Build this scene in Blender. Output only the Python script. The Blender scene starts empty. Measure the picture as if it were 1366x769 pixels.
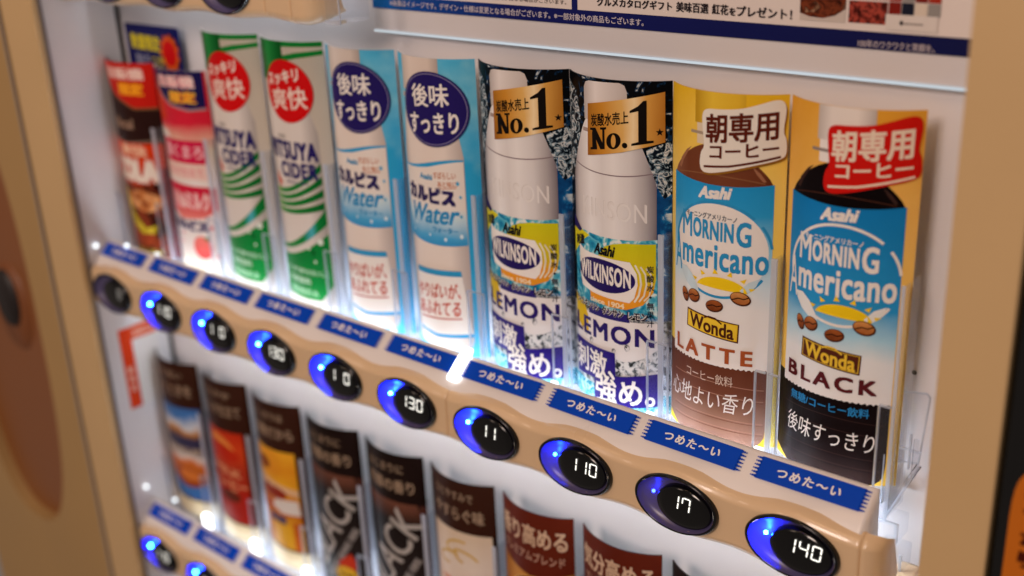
import bpy, bmesh, math, random
from mathutils import Vector, Matrix
random.seed(7)
PI = math.pi
scene = bpy.context.scene
COL = scene.collection

# ---------------------------------------------------------------- camera
def cam_rot(a, b, c):
    return Matrix.Rotation(a, 3, 'Z') @ Matrix.Rotation(b, 3, 'X') @ Matrix.Rotation(c, 3, 'Y')
cd = bpy.data.cameras.new("camera")
cam = bpy.data.objects.new("camera", cd)
COL.objects.link(cam)
Rm = cam_rot(0.7180, -0.3746, 0.0477)
X, Yv, Z = Rm.col[0], Rm.col[1], Rm.col[2]
M = Matrix((X, Z, -Yv)).transposed().to_4x4()
M.translation = Vector((0.8623, -0.4738, 0.3512))
cam.matrix_world = M
cd.sensor_width = 36
cd.lens = 1563.2 / 1366 * 36
cd.clip_start = 0.01
cd.clip_end = 100
cd.dof.use_dof = True
cd.dof.focus_distance = 0.65
cd.dof.aperture_fstop = 3.8
scene.camera = cam

# ---------------------------------------------------------------- world and room lamps
world = bpy.data.worlds.new("World")
scene.world = world
world.use_nodes = True
bg = world.node_tree.nodes["Background"]
bg.inputs[0].default_value = (1.0, 0.82, 0.72, 1)
bg.inputs[1].default_value = 0.17
vs = scene.view_settings
vs.view_transform = 'Standard'
vs.look = 'None'
vs.exposure = 0.0
vs.gamma = 1.0
scene.cycles.use_denoising = True
scene.cycles.max_bounces = 8
scene.cycles.transparent_max_bounces = 24
scene.cycles.caustics_reflective = False
scene.cycles.caustics_refractive = False
scene.cycles.sample_clamp_indirect = 6

def area(name, loc, target, sx, sy, power, color):
    d = bpy.data.lights.new(name, 'AREA')
    d.shape = 'RECTANGLE'
    d.size, d.size_y = sx, sy
    d.energy = power
    d.color = color
    o = bpy.data.objects.new(name, d)
    COL.objects.link(o)
    o.location = loc
    o.rotation_euler = (Vector(target) - Vector(loc)).to_track_quat('-Z', 'Y').to_euler()
    return o
# warm ceiling lamps of the room the machine stands in
area("ceiling_lamp", (0.55, -2.3, 1.35), (0.4, 0, 0.1), 0.7, 0.7, 32, (1.0, 0.80, 0.70))
area("ceiling_lamp", (-0.9, -2.0, 1.3), (0.1, 0, 0.0), 0.4, 0.4, 2.5, (1.0, 0.74, 0.58))
# narrow strings of small warm bulbs, seen only as tiny glints on the rail
for k in range(8):
    area("ceiling_lamp", (-0.1 + 0.14 * k, -0.9 - 0.06 * k, 1.5), (0.45, 0, 0.0), 0.03, 0.03, 0.55, (1.0, 0.6, 0.33))

# ---------------------------------------------------------------- materials
def s2l(c):
    return c / 12.92 if c <= 0.04045 else ((c + 0.055) / 1.055) ** 2.4
def rgb(h):
    h = h.lstrip('#')
    return tuple(s2l(int(h[i:i + 2], 16) / 255) for i in (0, 2, 4)) + (1,)
MATS = {}
def base_mat(name):
    m = bpy.data.materials.new(name)
    m.use_nodes = True
    return m, m.node_tree.nodes, m.node_tree.links, m.node_tree.nodes["Principled BSDF"]
def ink(h, rough=0.38):
    """plain printed ink with faint paper unevenness"""
    k = ('ink', h, rough)
    if k in MATS: return MATS[k]
    m, n, l, p = base_mat('ink_' + h.strip('#'))
    tc = n.new('ShaderNodeTexCoord')
    nz = n.new('ShaderNodeTexNoise'); nz.inputs['Scale'].default_value = 90; nz.inputs['Detail'].default_value = 3
    l.new(tc.outputs['Object'], nz.inputs['Vector'])
    mr = n.new('ShaderNodeMapRange'); mr.inputs[3].default_value = rough - .06; mr.inputs[4].default_value = rough + .08
    l.new(nz.outputs['Fac'], mr.inputs[0]); l.new(mr.outputs[0], p.inputs['Roughness'])
    p.inputs['Base Color'].default_value = rgb(h)
    p.inputs['Specular IOR Level'].default_value = 0.07
    MATS[k] = m
    return m
def ramp_ink(name, stops, axis='v', lo=0, hi=200, noise=0, nscale=.1, rough=.38):
    """printed colour blend over the artwork (millimetre art coordinates kept in the UV layer)"""
    if name in MATS: return MATS[name]
    m, n, l, p = base_mat(name)
    uv = n.new('ShaderNodeUVMap'); uv.uv_map = 'UVMap'
    sp = n.new('ShaderNodeSeparateXYZ'); l.new(uv.outputs[0], sp.inputs[0])
    mr = n.new('ShaderNodeMapRange'); mr.inputs[1].default_value = lo / 100; mr.inputs[2].default_value = hi / 100
    l.new(sp.outputs[0 if axis == 'u' else 1], mr.inputs[0])
    src = mr.outputs[0]
    if noise:
        nz = n.new('ShaderNodeTexNoise'); nz.inputs['Scale'].default_value = nscale * 100; nz.inputs['Detail'].default_value = 4
        l.new(uv.outputs[0], nz.inputs['Vector'])
        a = n.new('ShaderNodeMath'); a.operation = 'MULTIPLY_ADD'; a.inputs[1].default_value = noise
        l.new(nz.outputs['Fac'], a.inputs[0]); 
        b = n.new('ShaderNodeMath'); b.operation = 'SUBTRACT'; b.inputs[1].default_value = noise / 2
        l.new(src, a.inputs[2]); l.new(a.outputs[0], b.inputs[0]); src = b.outputs[0]
    cr = n.new('ShaderNodeValToRGB'); els = cr.color_ramp.elements
    els[0].position, els[0].color = stops[0][0], rgb(stops[0][1])
    els[1].position, els[1].color = stops[-1][0], rgb(stops[-1][1])
    for pos, h in stops[1:-1]:
        e = els.new(pos); e.color = rgb(h)
    l.new(src, cr.inputs[0]); l.new(cr.outputs[0], p.inputs['Base Color'])
    p.inputs['Roughness'].default_value = rough
    p.inputs['Specular IOR Level'].default_value = 0.07
    MATS[name] = m
    return m
def noise_ink(name, stops, scale, detail=6, rough=.38, stretch=(1, 1), dist=0, kind='noise'):
    """photographic print of splashes, bubbles, food: colours picked by a noise pattern"""
    if name in MATS: return MATS[name]
    m, n, l, p = base_mat(name)
    uv = n.new('ShaderNodeUVMap'); uv.uv_map = 'UVMap'
    mp = n.new('ShaderNodeMapping'); mp.inputs['Scale'].default_value = (stretch[0], stretch[1], 1)
    l.new(uv.outputs[0], mp.inputs[0])
    if kind == 'voronoi':
        nz = n.new('ShaderNodeTexVoronoi'); nz.inputs['Scale'].default_value = scale; out = nz.outputs['Distance']
    else:
        nz = n.new('ShaderNodeTexNoise'); nz.inputs['Scale'].default_value = scale; nz.inputs['Detail'].default_value = detail
        nz.inputs['Distortion'].default_value = dist; out = nz.outputs['Fac']
    l.new(mp.outputs[0], nz.inputs['Vector'])
    cr = n.new('ShaderNodeValToRGB'); els = cr.color_ramp.elements
    els[0].position, els[0].color = stops[0][0], rgb(stops[0][1])
    els[1].position, els[1].color = stops[-1][0], rgb(stops[-1][1])
    for pos, h in stops[1:-1]:
        e = els.new(pos); e.color = rgb(h)
    l.new(out, cr.inputs[0]); l.new(cr.outputs[0], p.inputs['Base Color'])
    p.inputs['Roughness'].default_value = rough
    p.inputs['Specular IOR Level'].default_value = 0.07
    MATS[name] = m
    return m
def solid(name, h, rough, bump=0.0, bscale=400, spec=.5, var=0.05, coat=0):
    """moulded or painted plastic: fine grain, slight tone and gloss variation"""
    if name in MATS: return MATS[name]
    m, n, l, p = base_mat(name)
    tc = n.new('ShaderNodeTexCoord')
    nz = n.new('ShaderNodeTexNoise'); nz.inputs['Scale'].default_value = 14; nz.inputs['Detail'].default_value = 5
    l.new(tc.outputs['Object'], nz.inputs['Vector'])
    c = rgb(h)
    mx = n.new('ShaderNodeMix'); mx.data_type = 'RGBA'
    mx.inputs[6].default_value = tuple(x * (1 - var) for x in c[:3]) + (1,)
    mx.inputs[7].default_value = tuple(min(1, x * (1 + var)) for x in c[:3]) + (1,)
    l.new(nz.outputs['Fac'], mx.inputs[0]); l.new(mx.outputs[2], p.inputs['Base Color'])
    mr = n.new('ShaderNodeMapRange'); mr.inputs[3].default_value = max(.02, rough - .10); mr.inputs[4].default_value = rough + .12
    l.new(nz.outputs['Fac'], mr.inputs[0]); l.new(mr.outputs[0], p.inputs['Roughness'])
    p.inputs['Specular IOR Level'].default_value = spec
    p.inputs['Coat Weight'].default_value = coat; p.inputs['Coat Roughness'].default_value = .06
    if bump:
        n2 = n.new('ShaderNodeTexNoise'); n2.inputs['Scale'].default_value = bscale; n2.inputs['Detail'].default_value = 2
        l.new(tc.outputs['Object'], n2.inputs['Vector'])
        bp = n.new('ShaderNodeBump'); bp.inputs['Strength'].default_value = bump; bp.inputs['Distance'].default_value = .0005
        l.new(n2.outputs['Fac'], bp.inputs['Height']); l.new(bp.outputs[0], p.inputs['Normal'])
    MATS[name] = m
    return m
def emit(name, color, strength):
    if name in MATS: return MATS[name]
    m = bpy.data.materials.new(name); m.use_nodes = True
    n, l = m.node_tree.nodes, m.node_tree.links
    n.remove(n["Principled BSDF"])
    e = n.new('ShaderNodeEmission'); e.inputs[0].default_value = (*color, 1); e.inputs[1].default_value = strength
    l.new(e.outputs[0], n["Material Output"].inputs[0])
    MATS[name] = m
    return m
def clear_plastic(name, haze, gloss):
    """clear acrylic: mostly see-through, a mirror sheen and a little milky scatter that picks up the lamps"""
    if name in MATS: return MATS[name]
    m = bpy.data.materials.new(name); m.use_nodes = True
    n, l = m.node_tree.nodes, m.node_tree.links
    n.remove(n["Principled BSDF"])
    tr = n.new('ShaderNodeBsdfTransparent'); tr.inputs[0].default_value = (.97, .98, 1, 1)
    tl = n.new('ShaderNodeBsdfTranslucent'); tl.inputs[0].default_value = (.85, .9, 1, 1)
    df = n.new('ShaderNodeBsdfDiffuse'); df.inputs[0].default_value = (.85, .9, 1, 1)
    gl = n.new('ShaderNodeBsdfGlossy'); gl.inputs['Roughness'].default_value = .08
    a = n.new('ShaderNodeMixShader'); a.inputs[0].default_value = .5
    l.new(tl.outputs[0], a.inputs[1]); l.new(df.outputs[0], a.inputs[2])
    b = n.new('ShaderNodeMixShader'); b.inputs[0].default_value = haze
    l.new(tr.outputs[0], b.inputs[1]); l.new(a.outputs[0], b.inputs[2])
    lw = n.new('ShaderNodeLayerWeight'); lw.inputs[0].default_value = gloss
    c = n.new('ShaderNodeMixShader'); l.new(lw.outputs['Fresnel'], c.inputs[0])
    l.new(b.outputs[0], c.inputs[1]); l.new(gl.outputs[0], c.inputs[2])
    l.new(c.outputs[0], n["Material Output"].inputs[0])
    MATS[name] = m
    return m

BEIGE = solid('cream_rail_plastic', '#DCBC95', .3, .10, 500, coat=.5)
FRAME = solid('cream_painted_steel', '#CBAA7A', .45, .15, 300)
FRAMED = solid('cream_groove', '#6E5232', .7)
WHITE = solid('white_enamel', '#DAD5D6', .32, .05, 200)
SHELF = solid('white_shelf_plastic', '#E6DEDA', .3)
BLACKG = solid('black_gloss_plastic', '#0B0A0C', .12)
BOWL = solid('smoked_lens_plastic', '#544D74', .3)
DISP = solid('smoked_display_window', '#060607', .08)
BROWN = solid('brown_panel', '#875229', .35)
DARK = solid('dark_recess', '#1B1211', .5)
LOCKGLOW = solid('lock_glow_amber', '#7E4820', .45)
CLEAR = clear_plastic('clear_acrylic', .025, .05)
PLATE = clear_plastic('clear_acrylic_plate', .055, .05)
FROST = clear_plastic('frosted_plate_edge', .6, .08)
EDGE = clear_plastic('frosted_acrylic_edge', .38, .1)
LED = emit('white_led', (.80, .90, 1.0), 21)
LEDLOW = emit('white_led_lower', (.80, .90, 1.0), 12)
LEDTAB = emit('light_outlet_glow', (.9, .96, 1.0), 2.2)
LEDTABLOW = emit('light_outlet_bright', (.9, .96, 1.0), 5)
DIGIT = emit('display_digit_glow', (1.0, .95, .85), 1.7)
DIGITDIM = emit('display_digit_dim', (1.0, .9, .8), .35)
BLUE = emit('blue_lamp_glow', (.002, .018, 1.0), 1500)
BLUEDIM = emit('blue_lamp_glow_dim', (.01, .022, 1.0), 40)
BLUEMID = emit('blue_lamp_glow_mid', (.002, .022, 1.0), 380)

# ---------------------------------------------------------------- object helpers
def link(name, bm, mats, parent=None, smooth=False, loc=None):
    me = bpy.data.meshes.new(name)
    bm.normal_update()
    bm.to_mesh(me); bm.free()
    for m in mats: me.materials.append(m)
    if smooth:
        for p in me.polygons: p.use_smooth = True
    o = bpy.data.objects.new(name, me)
    COL.objects.link(o)
    if parent: o.parent = parent
    if loc: o.location = loc
    return o
def thing(name, label, cat, loc=(0, 0, 0), group=None):
    o = bpy.data.objects.new(name, None)
    o.empty_display_size = .02
    COL.objects.link(o); o.location = loc
    o['label'] = label; o['category'] = cat
    if group: o['group'] = group
    return o
def box(bm, x0, x1, y0, y1, z0, z1, bev=0.0, mi=0):
    vs_ = [bm.verts.new(v) for v in ((x0, y0, z0), (x1, y0, z0), (x1, y1, z0), (x0, y1, z0), (x0, y0, z1), (x1, y0, z1), (x1, y1, z1), (x0, y1, z1))]
    fs = [bm.faces.new([vs_[i] for i in f]) for f in ((0, 3, 2, 1), (4, 5, 6, 7), (0, 1, 5, 4), (1, 2, 6, 5), (2, 3, 7, 6), (3, 0, 4, 7))]
    for f in fs: f.material_index = mi
    if bev:
        es = list({e for f in fs for e in f.edges})
        bmesh.ops.bevel(bm, geom=es, offset=bev, segments=2, affect='EDGES', profile=.6)
def boxobj(name, mat, parent, dims, bev=0.0, smooth=False):
    bm = bmesh.new(); box(bm, *dims, bev=bev)
    return link(name, bm, [mat], parent, smooth)

# ---------------------------------------------------------------- flat artwork (then bent onto the card)
_txt = {}
def text_mesh(s, spacing=1.0):
    k = (s, spacing)
    if k not in _txt:
        c = bpy.data.curves.new("lettering", 'FONT'); c.body = s; c.resolution_u = 3; c.space_character = spacing
        o = bpy.data.objects.new("lettering", c); COL.objects.link(o)
        bpy.context.view_layer.update()
        me = bpy.data.meshes.new_from_object(o.evaluated_get(bpy.context.evaluated_depsgraph_get()))
        vv = [(v.co.x, v.co.y) for v in me.vertices]; ff = [tuple(p.vertices) for p in me.polygons]
        bpy.data.objects.remove(o); bpy.data.curves.remove(c); bpy.data.meshes.remove(me)
        x0 = min(v[0] for v in vv); x1 = max(v[0] for v in vv); y0 = min(v[1] for v in vv); y1 = max(v[1] for v in vv)
        _txt[k] = ([((x - x0) / (x1 - x0), (y - y0) / (y1 - y0)) for x, y in vv], ff, x1 - x0, y1 - y0)
    return _txt[k]
class Art:
    STEP = 0.06                        # millimetres of ink build-up per layer
    def __init__(self): self.parts = {}
    def add(self, part, verts, faces, mat, lvl):
        self.parts.setdefault(part, []).append((verts, faces, mat, lvl))
    def poly(self, part, pts, mat, lvl): self.add(part, list(pts), [tuple(range(len(pts)))], mat, lvl)
    def rect(self, part, u0, u1, v0, v1, mat, lvl): self.poly(part, [(u0, v0), (u1, v0), (u1, v1), (u0, v1)], mat, lvl)
    def ell(self, part, cu, cv, a, b, mat, lvl, rot=0, n=40, t0=0, t1=2 * PI):
        full = abs(t1 - t0 - 2 * PI) < 1e-6
        pts = []
        for k in range(n if full else n + 1):
            t = t0 + (t1 - t0) * k / n
            x, y = a * math.cos(t), b * math.sin(t)
            pts.append((cu + x * math.cos(rot) - y * math.sin(rot), cv + x * math.sin(rot) + y * math.cos(rot)))
        self.poly(part, pts, mat, lvl)
    def band(self, part, top, bot, mat, lvl):
        n = len(top); self.add(part, list(top) + list(bot), [(i, n + i, n + i + 1, i + 1) for i in range(n - 1)], mat, lvl)
    def ring(self, part, cu, cv, a, b, w, mat, lvl, t0=0, t1=2 * PI, rot=0, n=48, ex=2.0):
        o, i = [], []
        for k in range(n + 1):
            t = t0 + (t1 - t0) * k / n
            c, s = math.cos(t), math.sin(t)
            c = math.copysign(abs(c) ** (2 / ex), c); s = math.copysign(abs(s) ** (2 / ex), s)
            for lst, aa, bb in ((o, a + w / 2, b + w / 2), (i, a - w / 2, b - w / 2)):
                x, y = aa * c, bb * s
                lst.append((cu + x * math.cos(rot) - y * math.sin(rot), cv + x * math.sin(rot) + y * math.cos(rot)))
        self.band(part, o, i, mat, lvl)
    def line(self, part, pts, w, mat, lvl):
        top, bot = [], []
        for k, (x, y) in enumerate(pts):
            x0, y0 = pts[max(0, k - 1)]; x1, y1 = pts[min(len(pts) - 1, k + 1)]
            d = math.hypot(x1 - x0, y1 - y0) or 1
            nx, ny = -(y1 - y0) / d * w / 2, (x1 - x0) / d * w / 2
            top.append((x + nx, y + ny)); bot.append((x - nx, y - ny))
        self.band(part, top, bot, mat, lvl)
    def text(self, part, s, u0, u1, v0, v1, mat, lvl, bold=0.0, shear=0.0, slope=0.0, curve=0.0, spacing=1.0, vertical=False):
        """lettering fitted to the box u0..u1 x v0..v1; slope lifts the right end, curve sags the middle"""
        vv, ff, wd, ht = text_mesh(s, spacing)
        bx, by = max(0, bold) * 1.3 * (u1 - u0) / wd, max(0, bold) * .9 * (v1 - v0) / ht
        dirs = [(0, 0)] if bold <= 0 else ([(-1, -1), (1, -1), (1, 1), (-1, 1)] + ([(0, 0)] if bold > .03 else []))
        for q, (dx, dy) in enumerate(dirs):
            out = []
            for x, y in vv:
                u = u0 + bx + x * (u1 - u0 - 2 * bx) + shear * (y - .5) * (v1 - v0) + dx * bx
                v = v0 + by + y * (v1 - v0 - 2 * by) + slope * (x - .5) * (u1 - u0) + curve * 4 * (x - .5) ** 2 + dy * by
                out.append((u, v))
            self.add(part, out, ff, mat, lvl + .08 * q)
    def turned(self, part, s, cu, cv, w, h, an, mat, lvl):
        vv, ff, wd, ht = text_mesh(s); ca, sa = math.cos(an), math.sin(an)
        for q, d in enumerate((-.5, 0, .5)):
            self.add(part, [(cu + ((x - .5) * w + d) * ca - (y - .5) * h * sa, cv + ((x - .5) * w + d) * sa + (y - .5) * h * ca) for x, y in vv], ff, mat, lvl + .08 * q)
    # ---- output
    def build(self, parent, bend, clip, cuts=True, thick=None, nest=None, origin=(0, 0)):
        """one mesh per part; bend(u, v, h) gives metres; nest names parts that hang under another part"""
        objs = {}
        for part, items in self.parts.items():
            bm = bmesh.new(); mats = []
            for verts, faces, mat, lvl in items:
                if mat not in mats: mats.append(mat)
                mi = mats.index(mat)
                vs_ = [bm.verts.new((x, y, lvl * self.STEP)) for x, y in verts]
                for f in faces:
                    if len(set(f)) < 3: continue
                    try: bm.faces.new([vs_[i] for i in f]).material_index = mi
                    except ValueError: pass
            big = [f for f in bm.faces if len(f.verts) > 4]
            if big: bmesh.ops.triangulate(bm, faces=big)
            def geom(): return bm.verts[:] + bm.edges[:] + bm.faces[:]
            u0, u1, v0, v1 = clip
            for co, no in (((u0, 0, 0), (-1, 0, 0)), ((u1, 0, 0), (1, 0, 0)), ((0, v0, 0), (0, -1, 0)), ((0, v1, 0), (0, 1, 0))):
                bmesh.ops.bisect_plane(bm, geom=geom(), plane_co=co, plane_no=no, clear_outer=True, dist=1e-5)
            if cuts:
                k = u0 + 2.5
                while k < u1:
                    bmesh.ops.bisect_plane(bm, geom=geom(), plane_co=(k, 0, 0), plane_no=(1, 0, 0), dist=1e-5)
                    k += 2.5
            if not bm.faces:
                bm.free(); continue
            bmesh.ops.recalc_face_normals(bm, faces=bm.faces[:])
            for f in bm.faces:
                if f.normal.z < 0: f.normal_flip()
            uvl = bm.loops.layers.uv.new('UVMap')
            for f in bm.faces:
                for lp in f.loops: lp[uvl].uv = (lp.vert.co.x / 100, lp.vert.co.y / 100)
            if thick and part in thick:
                r = bmesh.ops.extrude_face_region(bm, geom=bm.faces[:])
                for g in r['geom']:
                    if isinstance(g, bmesh.types.BMVert): g.co.z += thick[part]
                # put the untouched copy at the back
            for v in bm.verts: v.co = Vector(bend(v.co.x, v.co.y, v.co.z))
            bm.normal_update()
            par = parent
            if nest and part in nest and nest[part] in objs: par = objs[nest[part]]
            objs[part] = link(part, bm, mats, par, smooth=False)
        return objs

# curved display cards
PITCH, W_, S_ = .07, .0335, .0125
RAD = (W_ * W_ + S_ * S_) / (2 * S_)
HALF = RAD * math.asin(W_ / RAD) * 1000
YE = .054
def card_bend(u, v, h):
    th = u / 1000 / RAD; r = RAD + h / 1000
    return (r * math.sin(th), -(r * math.cos(th) - (RAD - S_)), v / 1000)
NEST = {'badge_lettering': 'badge', 'label_lettering': 'bottle_label'}
def make_card(name, art, label, H, loc, group, sheet_mat, w=None):
    hw = w or HALF
    t = thing(name, label, 'display card', loc, group)
    bm = bmesh.new()                                   # the bent plastic sheet the artwork is printed on
    N = 24; th = .0007
    rows = []
    for k in range(N + 1):
        u = -hw + 2 * hw * k / N
        rows.append([bm.verts.new(card_bend(u, v, h)) for v, h in ((0, 0), (H, 0), (H, -th * 1000), (0, -th * 1000))])
    for a, b in zip(rows, rows[1:]):
        for j in range(4): bm.faces.new((a[j], b[j], b[(j + 1) % 4], a[(j + 1) % 4]))
    bm.faces.new(rows[0]); bm.faces.new(rows[-1][::-1])
    bmesh.ops.recalc_face_normals(bm, faces=bm.faces[:])
    link('card_sheet', bm, [sheet_mat], t)
    art.build(t, card_bend, (-hw, hw, 0, H), nest=NEST, thick=None)
    return t
def copy_tree(o, parent=None):
    c = o.copy(); COL.objects.link(c); c.parent = parent
    for ch in list(o.children): copy_tree(ch, c)
    return c

# ---------------------------------------------------------------- the cabinet
XL, XR, YB = -.036, .7, .072
cab = thing('vending_machine', 'cream drinks vending machine with white lit display recess and brown oval panel', 'vending machine', (0, 0, 0))
boxobj('back_panel', WHITE, cab, (XL - .002, XR + .05, YB, YB + .004, -.62, .62))
boxobj('side_wall', WHITE, cab, (XL - .003, XL, .004, YB - .004, -.62, .62))
boxobj('corner_seam', DARK, cab, (XL - .003, XL + .0012, YB - .0035, YB - .0005, -.62, .62))
boxobj('side_wall', WHITE, cab, (XR + .004, XR + .008, .004, YB - .004, -.62, .62))
boxobj('door_frame', FRAME, cab, (-.088, XL - .001, -.003, .03, -.62, .62), .0015)
boxobj('frame_gasket', solid('grey_gasket', '#6B6260', .6), cab, (XL - .0008, XL + .0008, .002, .0045, -.62, .62))
boxobj('frame_groove', FRAMED, cab, (-.0935, -.0868, -.0022, .03, -.62, .62))
# outer door sheet with its big oval recess
def superellipse(cx, cz, a, b, n, ex):
    pts = []
    for k in range(n):
        t = 2 * PI * k / n; c, s = math.cos(t), math.sin(t)
        pts.append((cx + a * math.copysign(abs(c) ** (2 / ex), c), cz + b * math.copysign(abs(s) ** (2 / ex), s)))
    return pts
OV = (-.222, -.06, .088, .24)
bm = bmesh.new()
N = 72
inner = superellipse(*OV, N, 2.5)
outer = []
for k in range(N):
    t = 2 * PI * k / N; c, s = math.cos(t), math.sin(t)
    m_ = max(abs(c), abs(s)); outer.append((-.222 + .1300 * c / m_ , -.06 + .6 * s / m_))
y = -.004
vi = [bm.verts.new((x, y, z)) for x, z in inner]
vi2 = [bm.verts.new((-.222 + (x + .222) * .985, y + .012, -.06 + (z + .06) * .993)) for x, z in inner]
vo = [bm.verts.new((x, y, z)) for x, z in outer]
for k in range(N):
    j = (k + 1) % N
    bm.faces.new((vo[k], vo[j], vi[j], vi[k])); bm.faces.new((vi[k], vi[j], vi2[j], vi2[k]))
link('outer_door', bm, [solid('cream_door_darkened', '#AC8A58', .5, .15, 300)], cab)  # darker than the frame: leftward light falloff put into the colour
bm = bmesh.new()
bm.faces.new([bm.verts.new((-.222 + (x + .222) * .99, y + .0115, -.06 + (z + .06) * .995)) for x, z in inner])
link('oval_panel', bm, [BROWN], cab)
def disc(bm, cx, y, cz, a, b, depth, n=40, mi=0, dome=0):
    f0 = [bm.verts.new((cx + a * math.cos(2 * PI * k / n), y, cz + b * math.sin(2 * PI * k / n))) for k in range(n)]
    f1 = [bm.verts.new((cx + a * .9 * math.cos(2 * PI * k / n), y - depth, cz + b * .9 * math.sin(2 * PI * k / n))) for k in range(n)]
    for k in range(n):
        j = (k + 1) % n; bm.faces.new((f0[k], f0[j], f1[j], f1[k])).material_index = mi
    c = bm.verts.new((cx, y - depth - dome, cz))
    for k in range(n): bm.faces.new((f1[k], f1[(k + 1) % n], c)).material_index = mi
bm = bmesh.new(); disc(bm, -.200, .0075, -.060, .030, .046, .004)  # amber rim paints the orange reflected glow around the dark lock
lk = link('lock_glow_rim', bm, [LOCKGLOW], cab, True)
bm = bmesh.new(); disc(bm, -.200, .0032, -.050, .020, .030, .004)
link('lock_knob', bm, [DARK], lk, True)
# right-hand frame and the black payment panel beyond it
boxobj('door_frame', FRAME, cab, (.7, .7295, -.012, .03, -.62, .62), .0015)
boxobj('payment_panel', solid('black_panel', '#080809', .3), cab, (.7312, .95, -.010, .02, -.62, .62), .002)
for (x, z) in ((.659, .0795), (.651, .0505)):          # two small screw holes
    bm = bmesh.new(); disc(bm, x, YB - .0003, z, .0014, .0014, .0002, 16)
    link('screw_hole', bm, [DARK], cab)
# raised plate at top right that carries the poster, with emission painting the highlight along its lower lip
bm = bmesh.new(); box(bm, .2815, .699, .0655, .0715, .2300, .5, .0012)
link('raised_plate', bm, [WHITE], cab, True)
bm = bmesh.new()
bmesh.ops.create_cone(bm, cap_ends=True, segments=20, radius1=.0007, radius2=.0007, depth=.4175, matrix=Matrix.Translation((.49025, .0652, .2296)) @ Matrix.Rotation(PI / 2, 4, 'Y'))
link('plate_lip_highlight', bm, [emit('lip_highlight_glow', (.84, .93, 1.0), .7)], cab, True)

# ---------------------------------------------------------------- button rails
SEG = {'0': 'abcdef', '1': 'bc', '3': 'abcdg', '4': 'bcfg', '7': 'abcf', '8': 'abcdefg', 'L': 'ef'}
def seg_digits(spec, x0, z0, w, h, gap, y, slant=.12):
    """seven-segment digits; a blank keeps its place"""
    bm = bmesh.new(); t = h * .09
    def quad(pts):
        cx = sum(p[0] for p in pts) / len(pts)
        bm.faces.new([bm.verts.new((x0 + p[0] + slant * p[1], y, z0 + p[1])) for p in pts])
    x = 0
    for ch in spec:
        L, Rr, m, top = x, x + w, h / 2, h; g = t * .34
        def hz(zc): quad([(L + t * .7, zc), (L + t * 1.2, zc + t / 2), (Rr - t * 1.2, zc + t / 2), (Rr - t * .7, zc), (Rr - t * 1.2, zc - t / 2), (L + t * 1.2, zc - t / 2)])
        def vt(xc, za, zb): quad([(xc, za + g), (xc + t / 2, za + t * .7), (xc + t / 2, zb - t * .7), (xc, zb - g), (xc - t / 2, zb - t * .7), (xc - t / 2, za + t * .7)])
        for s in SEG.get(ch, ''):
            if s == 'a': hz(top - t / 2)
            if s == 'g': hz(m)
            if s == 'd': hz(t / 2)
            if s == 'b': vt(Rr - t / 2, m, top)
            if s == 'c': vt(Rr - t / 2, 0, m)
            if s == 'f': vt(L + t / 2, m, top)
            if s == 'e': vt(L + t / 2, 0, m)
        x += w + gap
    return bm
BA, BB = .0265, .0172
def add_button(rail, bx, lamp, digits, dim, label=None):
    n = 56
    bm = bmesh.new()                                   # bezel ring and bowl in one pressing
    prof = [(1.0, .003), (1.0, -.0004), (.97, -.0013), (.93, -.0004)]
    rings = [[bm.verts.new((bx + BA * s * math.cos(2 * PI * k / n), y_, BB * s * math.sin(2 * PI * k / n))) for k in range(n)] for s, y_ in prof]
    for a, b in zip(rings, rings[1:]):
        for k in range(n):
            j = (k + 1) % n; bm.faces.new((a[k], a[j], b[j], b[k])).smooth = True
    btn = link('select_button', bm, [BLACKG], rail, True)
    if label: btn['label'] = label
    bm = bmesh.new()
    prof = [(.93, -.0008), (.90, .0012), (.82, .0028), (.66, .0040), (.40, .0046), (.05, .0048)]
    rings = [[bm.verts.new((bx + BA * s * math.cos(2 * PI * k / n), y_, BB * s * math.sin(2 * PI * k / n))) for k in range(n)] for s, y_ in prof]
    for a, b in zip(rings, rings[1:]):
        for k in range(n):
            j = (k + 1) % n; bm.faces.new((a[k], a[j], b[j], b[k]))
    bm.faces.new(rings[-1])
    link('lamp_bowl', bm, [BOWL], btn, True)
    bm = bmesh.new()                                   # black oval display window standing in the bowl
    cx, a_, b_ = bx + .0052, .0178, .0128
    prof = [(1.0, .0045), (.985, .0006), (.93, -.0006), (.7, -.0012), (.05, -.0014)]
    rings = [[bm.verts.new((cx + a_ * s * math.cos(2 * PI * k / n), y_, -.0004 + b_ * s * math.sin(2 * PI * k / n))) for k in range(n)] for s, y_ in prof]
    for a, b in zip(rings, rings[1:]):
        for k in range(n):
            j = (k + 1) % n; bm.faces.new((a[k], a[j], b[j], b[k]))
    bm.faces.new(rings[-1])
    link('display_window', bm, [DISP], btn, True)
    if lamp:
        bm = bmesh.new()
        bmesh.ops.create_icosphere(bm, subdivisions=2, radius=.0011, matrix=Matrix.Translation((bx - .0150, .0014, .0028)))
        link('blue_lamp', bm, [{1: BLUE, 2: BLUEMID, 3: BLUEDIM}[lamp]], btn, True)
    if digits:
        bm = seg_digits(digits, bx - .0024, -.0010, .0054, .0088, .0018, -.0019)
        link('price_digits', bm, [DIGITDIM if dim else DIGIT], btn)
def lerp(a, b, t): return a + (b - a) * t
def wave(x): return math.cos(2 * PI * x / PITCH)
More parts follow.
